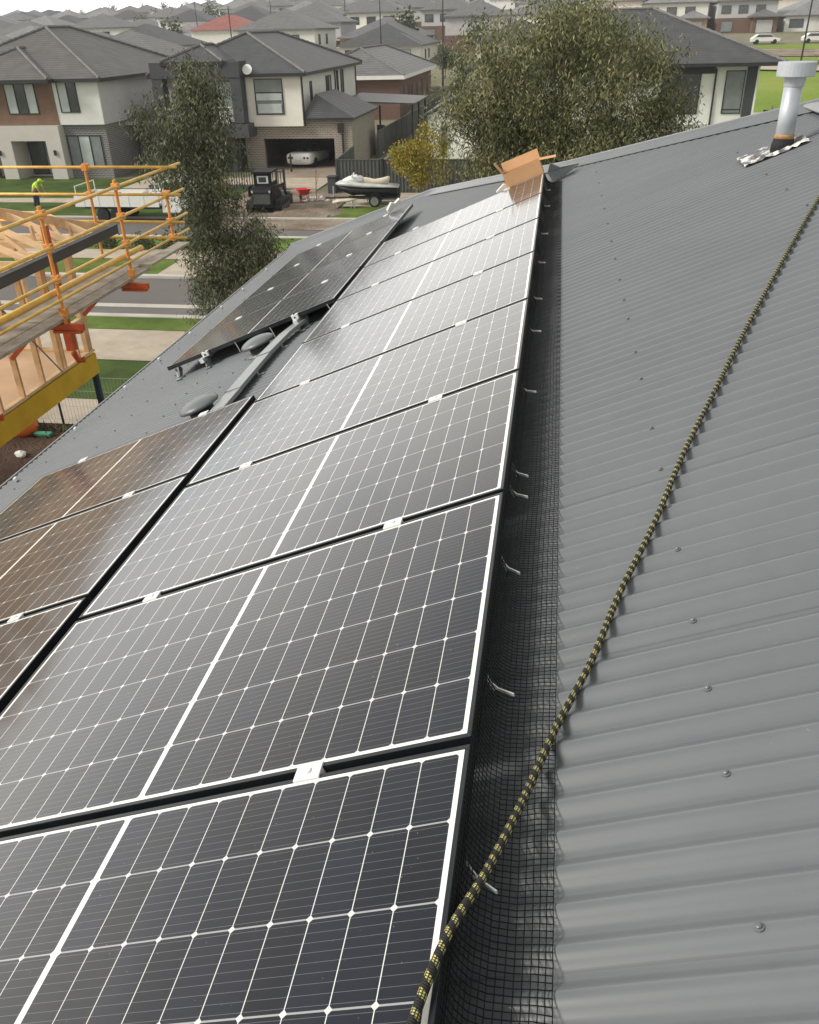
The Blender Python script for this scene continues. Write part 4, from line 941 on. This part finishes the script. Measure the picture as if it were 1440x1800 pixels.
mb = MB(); mb.box((-.5, -1.43, .55), (.5, -1.405, 1.05)); mb.build('grille', 'fence', t)
mb = MB(); mb.box((-.52, -.75, 1.36), (-.46, -.69, 2.0)); mb.box((.46, -.75, 1.36), (.52, -.69, 2.0)); mb.box((-.52, .55, 1.0), (-.46, .61, 2.0)); mb.box((.46, .55, 1.0), (.52, .61, 2.0)); mb.box((-.56, -.85, 2.0), (.56, .7, 2.1)); mb.box((-.5, -.74, 1.36), (.5, -.7, 1.5)); mb.box((-.5, -.74, 1.5), (-.32, -.7, 2.0)); mb.box((.32, -.74, 1.5), (.5, -.7, 2.0)); mb.box((-.5, -.74, 1.88), (.5, -.7, 1.99)); mb.box((.462, -.68, 1.3), (.5, .54, 1.55)); mb.build('cab', 'machine', t, bevel=.015)
mb = MB(); mb.box((-.32, -.745, 1.5), (.32, -.735, 1.88)); mb.build('rear_window', 'blind', t); mb = MB(); mb.box((-.24, -.752, 1.56), (.2, -.747, 1.82)); mb.build('rear_window', 'glass', t)
for x in (-.72, .72):
    mb = MB(); mb.bar((x, -1.2, 1.38), (x, .9, 1.2), .1, .16); mb.bar((x, .9, 1.25), (x, 1.75, .45), .1, .16); mb.bar((x, -1.15, .9), (x, -1.2, 1.4), .1, .22); mb.build('lift_arm', 'machine', t, bevel=.015)
mb = MB(); mb.prism([(-.95, 1.5, .08), (-.95, 2.3, .06), (-.95, 1.75, .2), (-.95, 1.65, .5), (-.95, 1.75, .75), (-.95, 1.6, .75), (-.95, 1.48, .45)], (1.9, 0, 0)); mb.box((-.95, 1.55, .07), (-.92, 2.2, .6)); mb.box((.92, 1.55, .07), (.95, 2.2, .6)); mb.build('bucket', 'fence', t)
for x in (-.5, .5): mb = MB(); mb.box((x-.05, -1.425, 1.12), (x+.05, -1.395, 1.24)); mb.build('tail_lamp', 'hub', t)

t.scale = (.9, .9, .95)
# wheelbarrow
t = empty('wheelbarrow', (-13.35, 45.2, G0+.03), (0, 0, .5), 'red wheelbarrow standing between the loader and the driveway', 'wheelbarrow')
mb = MB(); a = [(-.34, -.45, .72), (.34, -.45, .72), (.30, .5, .66), (-.30, .5, .66)]; b = [(-.22, -.28, .42), (.22, -.28, .42), (.18, .2, .40), (-.18, .2, .40)]
mb.add(a+b, [(4, 5, 6, 7), (0, 1, 5, 4), (1, 2, 6, 5), (2, 3, 7, 6), (3, 0, 4, 7)]); o = mb.build('tray', 'red', t); sd = o.modifiers.new('s', 'SOLIDIFY'); sd.thickness = .012
for x in (-.2, .2):
    mb = MB(); mb.tube([(x*.4, .62, .2), (x, .1, .38), (x*1.3, -.95, .62)], .018, 6); mb.build('handle', 'black', t)
    mb = MB(); mb.tube([(x, .05, .38), (x*1.1, -.2, .0), (x*1.1, -.35, .0), (x*1.05, -.4, .42)], .016, 6); mb.build('leg', 'black', t)
mb = MB(); mb.lathe((-.045, .68, .19), [(.1, 0), (.18, .01), (.19, .045), (.18, .08), (.1, .09)], 20, (1, 0, 0)); mb.build('wheel', 'rubber', t)

# jet ski on trailer
t = empty('jet_ski', (-9.6, 44.6, G0+.55), (0, 0, .10), 'white and black jet ski loaded on the trailer', 'jet ski')
def loft(secs, n=14, closed=True):
    mb = MB(); vs = []
    for (x, hw, z0, z1, pw) in secs:
        for k in range(n):
            a = 2*math.pi*k/n; ca, sa = math.cos(a), math.sin(a)
            y = hw*math.copysign(abs(ca)**pw, ca); z = (z0+z1)/2+(z1-z0)/2*math.copysign(abs(sa)**pw, sa); vs.append((x, y, z))
    fs = [(i*n+k, i*n+(k+1) % n, (i+1)*n+(k+1) % n, (i+1)*n+k) for i in range(len(secs)-1) for k in range(n)]
    fs += [tuple(range(n))[::-1], tuple((len(secs)-1)*n+k for k in range(n))]; return mb.add(vs, fs)
loft([(-1.62, .06, .50, .62, .8), (-1.4, .32, .25, .6, .8), (-.9, .5, .05, .56, .7), (0, .58, 0, .52, .6), (1.2, .58, 0, .48, .55), (1.62, .5, .05, .44, .5)]).build('hull', 'machine', t, smooth=True)
loft([(-1.68, .05, .60, .70, .8), (-1.45, .34, .54, .84, .8), (-.9, .54, .50, .86, .7), (-.2, .62, .46, .72, .6), (.8, .62, .44, .62, .6), (1.62, .52, .42, .52, .5)]).build('deck', 'grey_p', t, smooth=True)
loft([(-1.3, .12, .74, .9, .8), (-1.0, .34, .70, 1.06, .8), (-.55, .34, .70, 1.16, .8), (-.25, .2, .7, 1.05, .8)]).build('hood', 'carw', t, smooth=True)
loft([(-.35, .14, .66, 1.02, .7), (0, .2, .64, .98, .7), (.35, .22, .62, .88, .7), (.75, .22, .6, .95, .7), (1.05, .2, .6, 1.04, .7), (1.15, .1, .85, 1.02, .7)]).build('seat', 'tanu', t, smooth=True)
mb = MB(); mb.tube([(-.42, -.36, 1.2), (-.5, -.12, 1.14), (-.5, .12, 1.14), (-.42, .36, 1.2)], .025, 6); mb.tube([(-.5, 0, .95), (-.48, 0, 1.15)], .06, 8); mb.build('handlebar', 'rubber', t)
for y in (-.38, .38):
    mb = MB(); mb.lathe((-.75, y, 1.12), [(.03, -.05), (.10, -.02), (.10, .02), (.03, .05)], 12, (1, 0, 0)); mb.build('mirror', 'carw', t)
t.scale = (1.02, 1, .86)
t = empty('boat_trailer', (-9.6, 44.6, G0+.03), (0, 0, .10), 'low trailer with alloy wheels carrying the jet ski on the grass', 'trailer')
mb = MB(); mb.bar((-2.3, 0, .38), (1.5, 0, .38), .08, .1); mb.bar((-.8, 0, .38), (.3, .6, .38), .06, .08); mb.bar((-.8, 0, .38), (.3, -.6, .38), .06, .08); mb.bar((.3, -.6, .38), (1.6, -.6, .38), .06, .08); mb.bar((.3, .6, .38), (1.6, .6, .38), .06, .08); mb.bar((1.55, -.75, .4), (1.55, .75, .4), .08, .1); mb.bar((.4, -.75, .34), (.4, .75, .34), .06, .06); mb.build('frame', 'fence', t)
for y in (-.35, .35): mb = MB(); mb.bar((-1.0, y, .48), (1.5, y, .48), .1, .07); mb.build('bunk', 'rubber', t)
for y in (-.86, .70):
    mb = MB(); mb.lathe((.4, y, .30), [(.2, 0), (.29, .01), (.31, .05), (.31, .11), (.29, .15), (.2, .16)], 24, (0, 1, 0)); wq = mb.build('wheel', 'rubber', t, smooth=True)
    mb = MB(); yy_ = y-.006 if y < 0 else y+.13
    for k in range(8): a = k*math.pi/4; mb.bar((.4, yy_+.01, .30), (.4+.18*math.cos(a), yy_+.01, .30+.18*math.sin(a)), .05, .02, (0, 1, 0))
    mb.lathe((.4, yy_, .30), [(.2, 0), (.2, .02), (.185, .021), (.185, .0)], 24, (0, 1, 0)); mb.build('rim', 'hub', wq)
    mb = MB(); pr_ = [(.4+.38*math.cos(a), .33+.36*math.sin(a)) for a in np.linspace(0, math.pi, 9)]; pr_ += [(x*.94+.024, z-.03) for x, z in pr_[::-1]]
    mb.prism([(x, y-.02, z) for x, z in pr_], (0, .2, 0)); mb.build('mudguard', 'machine', t)
mb = MB(); mb.tube([(-1.85, 0, .4), (-1.85, 0, .95)], .04, 6); mb.lathe((-1.85, -.08, .12), [(.11, 0), (.11, .06)], 12, (0, 1, 0)); mb.tube([(-1.85, 0, .12), (-1.85, 0, .5)], .03, 6); mb.build('winch_post', 'galv', t)
mb = MB(); mb.box((1.6, -.8, .3), (1.66, .8, .5)); mb.box((1.6, -.8, .5), (1.63, -.7, .95)); mb.box((1.6, .7, .5), (1.63, .8, .95)); mb.build('light_board', 'black', t)
t = empty('folded_chair', (-10.7, 43.6, G0+.05), (0, 0, .1), 'pale low folding camp chair lying under the bow of the jet ski', 'folding chair')
loft([(-.6, .15, .22, .34, .8), (-.2, .25, .28, .44, .8), (.3, .25, .30, .46, .8), (.65, .12, .38, .46, .8)], 10).build('seat', 'tanu', t, smooth=True)
mb = MB(); mb.tube([(.3, -.2, .3), (.6, -.22, 0)], .015, 5); mb.tube([(.6, -.2, .4), (.35, -.22, 0)], .015, 5); mb.tube([(-.4, -.2, .25), (-.3, -.22, 0)], .015, 5); mb.tube([(.4, .2, .3), (.5, .22, 0)], .015, 5); mb.build('leg', 'galv', t)

# white sports car in the garage, seen from behind
t = empty('sports_car', (-16.8, 59.75, G0+.03), (0, 0, -.12), 'white open sports car with four round tail lights in the garage', 'car')
mb = loft([(-2.2, .80, .28, .86, .35), (-2.1, .90, .22, .94, .4), (-1.4, .93, .18, .96, .4), (-.4, .90, .18, .9, .4), (.8, .9, .18, .86, .4), (1.8, .86, .2, .78, .4), (2.2, .6, .25, .6, .6)], 20)
mb.v = [(y, x, z) for x, y, z in mb.v]; mb.build('body', 'carw', t, smooth=True)
mb = MB(); mb.add([(-.66, .35, .86), (.66, .35, .86), (.55, -.15, 1.22), (-.55, -.15, 1.22)], [(0, 1, 2, 3)]); o = mb.build('windscreen', 'glass', t); sd = o.modifiers.new('s', 'SOLIDIFY'); sd.thickness = .02
mb = MB(); mb.tube([(-.68, .4, .84), (-.57, -.16, 1.23), (.57, -.16, 1.23), (.68, .4, .84)], .025, 6); mb.build('windscreen_frame', 'machine', t)
mb = MB(); mb.box((-.62, -1.1, .88), (.62, .3, .925)); mb.build('cockpit', 'rubber', t)
for x in (-.35, .35): mb = MB(); mb.box((x-.22, -.95, .88), (x+.22, -.75, 1.12)); mb.build('seat', 'rubber', t, bevel=.05)
for x in (-.68, -.44, .44, .68): mb = MB(); mb.lathe((x, -2.17, .66), [(.075, 0), (.075, .05), (.05, .055)], 16, (0, -1, 0)); mb.build('tail_light', 'tail', t)
mb = MB(); mb.box((-.2, -2.235, .42), (.2, -2.205, .54)); mb.build('number_plate', 'tanu', t)
for x in (-.95, .75):
    for y in (-1.4, 1.4): mb = MB(); mb.lathe((x, y, .31), [(.2, 0), (.30, .01), (.32, .05), (.32, .16), (.3, .2), (.2, .2)], 20, (1, 0, 0)); mb.build('wheel', 'rubber', t)

# white tray truck
t = empty('tray_truck', (-20.0, 40.4, G0), (0, 0, 0), 'white tray truck with ladder rack parked beyond the scaffold', 'truck'); t.scale = (.88, 1, 1)
mb = MB(); mb.box((-3.9, -1.0, .85), (1.1, 1.0, .95)); mb.build('tray_floor', 'galv', t)
for a, b in (((-3.9, -1.04, .8), (1.1, -1.0, 1.3)), ((-3.9, 1.0, .8), (1.1, 1.04, 1.3)), ((-3.94, -1.04, .8), (-3.9, 1.04, 1.3))):
    mb = MB(); mb.box(a, b)
    if b[0]-a[0] > 2:
        for x in np.arange(-3.4, 1.1, .9): mb.box((x, a[1]-.015, .8), (x+.05, a[1]-.001, 1.3))
    mb.build('side_board', 'carw', t)
mb = MB()
for y in (-.95, .95): mb.tube([(1.0, y, .95), (1.0, y, 2.2)], .035, 6)
for z in (1.5, 1.85, 2.2): mb.tube([(1.0, -.95, z), (1.0, .95, z)], .03, 6)
mb.tube([(-3.8, -.98, 1.3), (-3.8, -.98, 1.75), (-3.8, .98, 1.75), (-3.8, .98, 1.3)], .03, 6); mb.build('rack', 'carw', t)
mb = MB(); mb.prism([(1.2, -.95, .5), (3.6, -.95, .5), (3.65, -.95, 1.15), (3.0, -.95, 1.35), (2.5, -.95, 2.0), (1.35, -.95, 2.05), (1.2, -.95, 1.9)], (0, 1.9, 0)); mb.build('cab', 'carw', t, bevel=.06)
mb = MB(); mb.prism([(1.5, -.965, 1.35), (2.7, -.965, 1.35), (2.4, -.965, 1.9), (1.5, -.965, 1.9)], (0, .02, 0)); mb.build('side_window', 'glass', t)
for x in (-2.4, -1.6, 2.6):
    for y in (-1.0, .78): mb = MB(); mb.lathe((x, y, .38), [(.22, 0), (.36, .01), (.38, .05), (.38, .17), (.36, .22), (.2, .22)], 20, (0, 1, 0)); mb.build('wheel', 'rubber', t)
mb = MB(); mb.box((-3.8, -.4, .6), (3.2, .4, .78)); mb.build('chassis', 'black', t)
for i, (x0, y0) in enumerate(((-2.6, -.3), (-1.2, .2))): mb = MB(); mb.box((x0, y0-.4, .951), (x0+1.0, y0+.3, 1.35)); mb.build('load', ('plank', 'stone')[i], t, bevel=.05)

# worker in hi-vis bending over
t = empty('person', (-27.9, 43.1, G0), (0, 0, 0), 'person in a bright yellow green hi-vis shirt bending forward on the lawn', 'person')
def skin(name, joints, edges, mat, parent, sub=1):
    me = bpy.data.meshes.new(name); me.from_pydata([j[0] for j in joints], edges, []); me.materials.append(MAT[mat])
    o = bpy.data.objects.new(name, me); COL.objects.link(o); o.parent = parent
    o.modifiers.new('skin', 'SKIN'); sv = me.skin_vertices[0].data
    for i, j in enumerate(joints): sv[i].radius = j[1] if isinstance(j[1], tuple) else (j[1], j[1])
    sv[0].use_root = True; s_ = o.modifiers.new('sub', 'SUBSURF'); s_.levels = s_.render_levels = sub; return o
J = [((0, 0, .95), (.15, .12)), ((.12, -.02, 1.15), (.14, .12)), ((.30, -.03, 1.33), (.16, .13)), ((.42, -.03, 1.40), .06), ((.52, -.03, 1.43), (.10, .09)), ((.60, -.03, 1.38), (.08, .07)),
     ((0, .11, .88), .09), ((.06, .13, .5), .07), ((-.02, .14, .08), .045), ((.14, .14, .04), .04), ((0, -.11, .88), .09), ((.06, -.15, .5), .07), ((-.04, -.16, .08), .045), ((.12, -.16, .04), .04),
     ((.33, .19, 1.30), .06), ((.42, .22, 1.02), .045), ((.52, .18, .80), .03), ((.56, .17, .73), (.035, .015)), ((.33, -.22, 1.30), .06), ((.42, -.26, 1.02), .045), ((.52, -.22, .80), .03), ((.56, -.21, .73), (.035, .015))]
Ed = [(0, 1), (1, 2), (2, 3), (3, 4), (4, 5), (0, 6), (6, 7), (7, 8), (8, 9), (0, 10), (10, 11), (11, 12), (12, 13), (2, 14), (14, 15), (15, 16), (16, 17), (2, 18), (18, 19), (19, 20), (20, 21)]
for hb, yo in ((17, .17), (21, -.21)):
    for k in range(4):
        a = len(J); J.append(((.585, yo-.027+.018*k, .69), .0085)); J.append(((.59, yo-.03+.02*k, .655-.006*(k in (1, 2))), .007)); Ed += [(hb, a), (a, a+1)]
    a = len(J); J.append(((.555, yo+(.045 if yo > 0 else .04), .70), .009)); J.append(((.575, yo+.055, .67), .008)); Ed += [(hb, a), (a, a+1)]
skin('body', J, Ed, 'skin', t)
skin('shirt', [((.03, 0, 1.0), (.17, .15)), ((.14, -.02, 1.17), (.165, .15)), ((.30, -.03, 1.34), (.185, .155)), ((.38, -.03, 1.385), .09), ((.33, .20, 1.30), .08), ((.40, .22, 1.08), .068), ((.33, -.23, 1.30), .08), ((.40, -.26, 1.08), .068)], [(0, 1), (1, 2), (2, 3), (2, 4), (4, 5), (2, 6), (6, 7)], 'hivis', t)
skin('trousers', [((0, 0, .97), (.165, .135)), ((0, .11, .86), .11), ((.06, .13, .5), .09), ((-.02, .14, .12), .075), ((0, -.11, .86), .11), ((.06, -.15, .5), .09), ((-.04, -.16, .12), .075)], [(0, 1), (1, 2), (2, 3), (0, 4), (4, 5), (5, 6)], 'navy', t)
mb = MB(); mb.lathe((.50, -.03, 1.46), [(.112, -.02), (.11, .03), (.08, .08), (.02, .10)], 14, (-.3, 0, 1)); mb.box((.56, -.11, 1.43), (.70, .05, 1.445)); mb.build('cap', 'hivis', t)
for y in (-.065, .005): mb = MB(); mb.lathe((.655, y, 1.405), [(.012, 0), (.006, .008)], 8, (1, 0, -.3)); mb.build('eye', 'black', t)
mb = MB(); mb.lathe((.665, -.03, 1.385), [(.018, 0), (.01, .025)], 6, (1, 0, -.4)); mb.build('nose', 'skin', t); mb = MB(); mb.box((.64, -.055, 1.335), (.662, -.005, 1.343)); mb.build('mouth', 'red', t)
# walker in the park
def walker(x, y, label):
    t = empty('person', (x, y, gz(x, y)+.1), (0, 0, .4), label, 'person')
    J = [((0, 0, .95), (.14, .1)), ((0, 0, 1.2), (.13, .1)), ((0, 0, 1.42), (.17, .1)), ((0, 0, 1.52), .06), ((0, 0, 1.66), (.085, .1)), ((.1, 0, .85), .08), ((.12, -.12, .48), .06), ((.12, .05, .08), .04), ((.12, -.08, .04), .035), ((-.1, 0, .85), .08), ((-.12, .1, .48), .06), ((-.12, .25, .1), .04), ((-.12, .14, .04), .035), ((.22, 0, 1.38), .05), ((.26, .1, 1.1), .04), ((.25, 0, .86), .03), ((-.22, 0, 1.38), .05), ((-.26, -.1, 1.1), .04), ((-.25, -.15, .86), .03)]
    E = [(0, 1), (1, 2), (2, 3), (3, 4), (0, 5), (5, 6), (6, 7), (7, 8), (0, 9), (9, 10), (10, 11), (11, 12), (2, 13), (13, 14), (14, 15), (2, 16), (16, 17), (17, 18)]
    skin('body', J, E, 'skin', t); skin('clothes', [(j[0], tuple(v*1.12 for v in (j[1] if isinstance(j[1], tuple) else (j[1],)*2))) for k, j in enumerate(J) if k not in (3, 4, 15, 18, 8, 12)], [(0, 1), (1, 2), (0, 3), (3, 4), (4, 5), (0, 6), (6, 7), (7, 8), (2, 9), (9, 10), (2, 11), (11, 12)], 'navy', t)
walker(31.5, 122, 'tiny dark clothed person walking on the park path at the right')

# ------------------------------------------------------------------ street lights
def lamp(x, y, h, label):
    z = gz(x, y); t = empty('street_lamp', (x, y, z), label=label, cat='street lamp', group='tall street lamp poles')
    mb = MB(); mb.tube([(0, 0, 0), (0, 0, h)], [.11, .06], 8); mb.build('pole', 'black', t)
    mb = MB(); mb.tube([(0, 0, h-.05), (-.5, 0, h+.15), (-1.3, 0, h+.2)], .035, 6); mb.box((-1.8, -.12, h+.14), (-1.2, .12, h+.24)); mb.build('lamp_head', 'galv', t)
for a in ((-13.6, 109, 11, 'dark street lamp pole rising left of the big gum tree'), (-22.6, 118, 9, 'street lamp pole between the far roofs above the middle house'), (-43, 120, 9, 'street lamp pole beside the red roof'), (25.5, 106, 12, 'black lamp pole standing at the park edge by the right house roof'),
          (52, 150, 10, 'lamp pole at the right edge of the park'), (-75, 190, 11, 'distant lamp pole against the sky at the upper left'), (-62, 200, 11, 'distant lamp pole against the sky near the middle left'), (-48, 210, 11, 'distant lamp pole above the roofs over the middle house')): lamp(*a)
for i, (x, y) in enumerate(((18.6, 84), (21.2, 84), (23.8, 84), (26.4, 84))):
    mb = MB(); mb.tube([(0, 0, 0), (0, 0, 1.1)], .09, 8); o = mb.build('park_bollard', 'bark'); o.location = (x, y, gz(x, y)); tag(o, ['leftmost', 'second', 'third', 'rightmost'][i]+' timber bollard on the near edge of the park', 'bollard', 'park bollards')

# ------------------------------------------------------------------ the suburb beyond
def far_proto(wd, dp, two, rmat, wmat, wmat2, i):
    t = empty('suburban_house', (0, 0, 0), label='x', cat='house', group='suburban houses in the distance'); H = 5.4 if two else 2.7
    if two:
        wall(t, (-wd/2, 0, 2.7), (wd/2, dp*.7, H), wmat, 'upper_wall'); wall(t, (-wd/2, -.8, 0), (wd/2, dp, 2.69), wmat2, 'lower_wall')
        hip(t, -wd/2, wd/2, 0, dp*.7, H+.2, .42, rmat, .5, 'cap', False); hip(t, wd*.05, wd/2, -2.5, 3, 2.9, .42, rmat, .4, 'cap', False, 'garage_roof'); wall(t, (wd*.08, -2.2, 0), (wd/2-.1, -.81, 2.68), wmat2, 'garage')
        for k in range(3): window(t, 'f', (-wd/2+.7+k*(wd-1.5)/3, 0, 3.4), wd*.16, 1.4, 1, ('glass',))
        window(t, 's', (wd/2, 2, 3.4), 1.0, 1.4, 1, ('glass',)); window(t, 's', (wd/2, 6, 3.4), 1.0, 1.4, 1, ('glass',))
        window(t, 'f', (-wd/2+.8, -.8, .4), wd*.2, 1.8, 1, ('gblind',)); window(t, 'f', (wd*.14, -2.2, .1), wd*.28, 2.2, 1, ('greyw',), name='garage_door')
    else:
        wall(t, (-wd/2, 0, 0), (wd/2, dp, H), wmat, 'wall'); hip(t, -wd/2, wd/2, 0, dp, H+.2, .42, rmat, .5, 'cap', False); hip(t, wd*.0, wd/2, -3.5, 4, H+.18, .42, rmat, .4, 'cap', False, 'garage_roof'); wall(t, (wd*.04, -3.1, 0), (wd/2-.1, -.01, H-.02), wmat2, 'garage')
        window(t, 'f', (-wd/2+.8, 0, .8), wd*.2, 1.5, 1, ('glass',)); window(t, 'f', (wd*.1, -3.1, .1), wd*.3, 2.2, 1, ('blind',), name='garage_door')
        for y in (3, 7): window(t, 's', (wd/2, y, .9), 1.2, 1.3, 1, ('glass',))
    CH[t.name] = kids(t)
    for c in CH[t.name]: CH[c.name] = kids(c)
    return t
SPEC = [(11, 18, True, 'tileB', 'white', 'brickB'), (12, 17, True, 'tileC', 'cream', 'cream'), (13, 20, False, 'tileC', 'brickO', 'cream'), (11, 16, True, 'tileC', 'greyw', 'brickC'), (12.5, 19, False, 'tileB', 'cream', 'white'), (12, 18, True, 'tileD', 'cream', 'brickO'), (13, 18, False, 'tileD', 'white', 'brickC')]
NM = ['two storey white house with charcoal roof', 'two storey cream house with grey roof', 'single storey orange brick house with grey roof', 'two storey grey house with brown base', 'single storey cream house with charcoal roof', 'two storey cream house with pale roof', 'single storey white house with pale roof']
protos = [far_proto(*s, i) for i, s in enumerate(SPEC)]; used = [False]*len(protos)
rg = random.Random(21); rowname = ['nearest', 'second', 'third', 'fourth', 'fifth', 'sixth', 'seventh', 'eighth', 'ninth', 'tenth', 'eleventh', 'twelfth', 'thirteenth']
rows = [88, 108, 140, 160, 194, 216, 252, 276, 316, 342, 386, 414]
PARK = lambda x, y: x > 12 and y < 172
for ri, Y in enumerate(rows):
    x = -.66*Y-10+rg.uniform(0, 8); n_l = 0; n_r = 0
    while x < .50*Y+14:
        k = rg.randrange(len(protos)); wd = SPEC[k][0]; cx_ = x+wd/2; x += wd+rg.choice((1.6, 2.2, 3.5, 3.5, 8)); jy = rg.uniform(-2, 2)
        if PARK(cx_, Y) or abs(cx_+60.5) < 13 and 150 < Y < 178 or abs(cx_+.365*Y) < 6 and 100 < Y < 150: continue
        if Y < 112 and cx_ > -29: continue
        if -.16*Y < cx_ < .035*Y and Y < 300 and Y > 120 and False: continue
        side_l = cx_ < 0
        if side_l: n_l += 1; pos = f'{n_l}'
        else: n_r += 1
        idx = n_l if side_l else n_r
        ordn = ['first', 'second', 'third', 'fourth', 'fifth', 'sixth', 'seventh', 'eighth', 'ninth', 'tenth', 'eleventh', 'twelfth', 'thirteenth', 'fourteenth', 'fifteenth', 'sixteenth', 'seventeenth', 'eighteenth', 'nineteenth', 'twentieth', 'last', 'last', 'last', 'last'][idx-1]
        lab = f'far {NM[k]}, {ordn} from left, {rowname[ri]} row, {"left" if side_l else "right"}'
        rot = (0, 0, (0 if ri % 2 == 0 else math.pi)+rg.uniform(-.04, .04)); off = 0 if ri % 2 == 0 else SPEC[k][1]
        loc = (cx_, Y+jy+off, gz(cx_, Y)-.2)
        if not used[k]: used[k] = True; o = protos[k]; o.location = loc; o.rotation_euler = rot; o['label'] = lab
        else: dup(protos[k], loc, rot, lab)
RH = empty('single_storey_house', (-60.5, 165, gz(-60.5, 165)-.2), label='distant house with a red tiled hip roof among grey roofs', cat='house')
def wrel(a): return a
mb = MB(); mb.box((-6, 0, -1), (6, 9, 5.0)); mb.build('wall', 'cream', RH)
mb = MB(); mb.add([(-6.6, -.5, 5.0), (6.6, -.5, 5.0), (6.6, 9.5, 5.0), (-6.6, 9.5, 5.0), (-1.2, 4.5, 7.3), (1.2, 4.5, 7.3)], [(0, 1, 5, 4), (1, 2, 5), (2, 3, 4, 5), (3, 0, 4)]); mb.build('roof', 'tileR', RH)
# trees among the far houses and on the horizon
names = []
rg2 = random.Random(5); proto = None
for i in range(64):
    if i < 34: y = rg2.uniform(100, 330); x = rg2.uniform(-.55*y, .3*y)
    else: y = rg2.uniform(430, 520); x = -.62*y+(i-34)*9.5
    if PARK(x, y) or (y < 120 and x > -25): continue
    h = rg2.uniform(4, 7)*(1.6 if i >= 34 else 1); z = gz(x, y)
    lab = f'small rounded tree among the far roofs, at the {"left" if x < -.3*y else "middle left" if x < -.1*y else "right"}' if i < 34 else 'hazy tree on the skyline'
    if proto is None or i % 9 == 0:
        t = tree('distant_tree', (x, y, z), [(x, y, z+h*.6, h*.3, h*.3, h*.38), (x+h*.12, y, z+h*.45, h*.25, h*.25, h*.25)], 500, (.5, .4), 'bush', lab, 'tree', 'small trees in the distance', 0, h*.03, 40+i)
        CH[t.name] = kids(t); proto = t
    else:
        t = dup(proto, (x, y, z), (0, 0, rg2.uniform(0, 6)), lab); s_ = rg2.uniform(.8, 1.25); t.scale = (s_, s_, s_)
for i, (x, y, h, w_) in enumerate(((-9.8, 92, 3.2, 1.6), (-8.0, 100, 3.6, 1.8), (-11.5, 110, 4, 2.2), (-14.5, 118, 4, 2), (8.5, 118, 4, 2), (-5, 128, 4.5, 2.4))):
    z = gz(x, y); tree('street_tree', (x, y, z), [(x, y, z+h*.6, w_*.5, w_*.5, h*.35), (x+.5, y, z+h*.45, w_*.4, w_*.4, h*.25)], 1400, (.22, .15), 'bush', ['small green tree right behind the brown brick house', 'green tree on the side street left of the big gum', 'larger tree on the side street beyond the brown brick house', 'leafy tree above the carport roofs', 'tree behind the ridge of the right house', 'green tree at the far end of the side street'][i], 'tree', 'street trees beyond the fence', 0, .08, 70+i)
# cars parked along the park's far edge
def car(label):
    t = empty('parked_car', (0, 0, 0), label=label, cat='car', group='cars parked beyond the park')
    mb = MB(); mb.prism([(-2.2, -.85, .3), (2.2, -.85, .3), (2.25, -.85, .75), (1.3, -.85, .9), (.7, -.85, 1.4), (-1.3, -.85, 1.42), (-2.0, -.85, .95), (-2.25, -.85, .8)], (0, 1.7, 0)); mb.build('body', 'carw', t, bevel=.06)
    mb = MB(); mb.prism([(-1.7, -.865, .95), (1.15, -.865, .95), (.65, -.865, 1.33), (-1.25, -.865, 1.35)], (0, .02, 0)); mb.build('side_window', 'glass', t)
    for x in (-1.4, 1.4):
        for y in (-.87, .67): mb = MB(); mb.lathe((x, y, .32), [(.2, 0), (.32, .02), (.32, .18), (.2, .2)], 14, (0, 1, 0)); mb.build('wheel', 'rubber', t)
    CH[t.name] = kids(t); return t
c0 = car('white car parked at the left beyond the park'); c0.location = (33, 164, gz(33, 164)+.05)
for x, l in ((41, 'second white car beyond the park'), (49, 'third white car beyond the park, at the right edge'), (57, 'fourth white car from the left beyond the park')): dup(c0, (x, 164, gz(x, 164)+.05), (0, 0, 0), l)

# ------------------------------------------------------------------ air
hz = bpy.data.materials.new('haze'); hz.use_nodes = True; ht = hz.node_tree; ht.nodes.clear()
ho = ht.nodes.new('ShaderNodeOutputMaterial'); hv = ht.nodes.new('ShaderNodeVolumePrincipled')
hv.inputs['Color'].default_value = (.93, .95, .97, 1); hv.inputs['Density'].default_value = .0004; hv.inputs['Anisotropy'].default_value = .2
ht.links.new(hv.outputs[0], ho.inputs['Volume'])
mb = MB(); mb.box((-1000, -90, -9), (1000, 1600, 32)); tag(mb.build('haze', hz), kind='stuff')
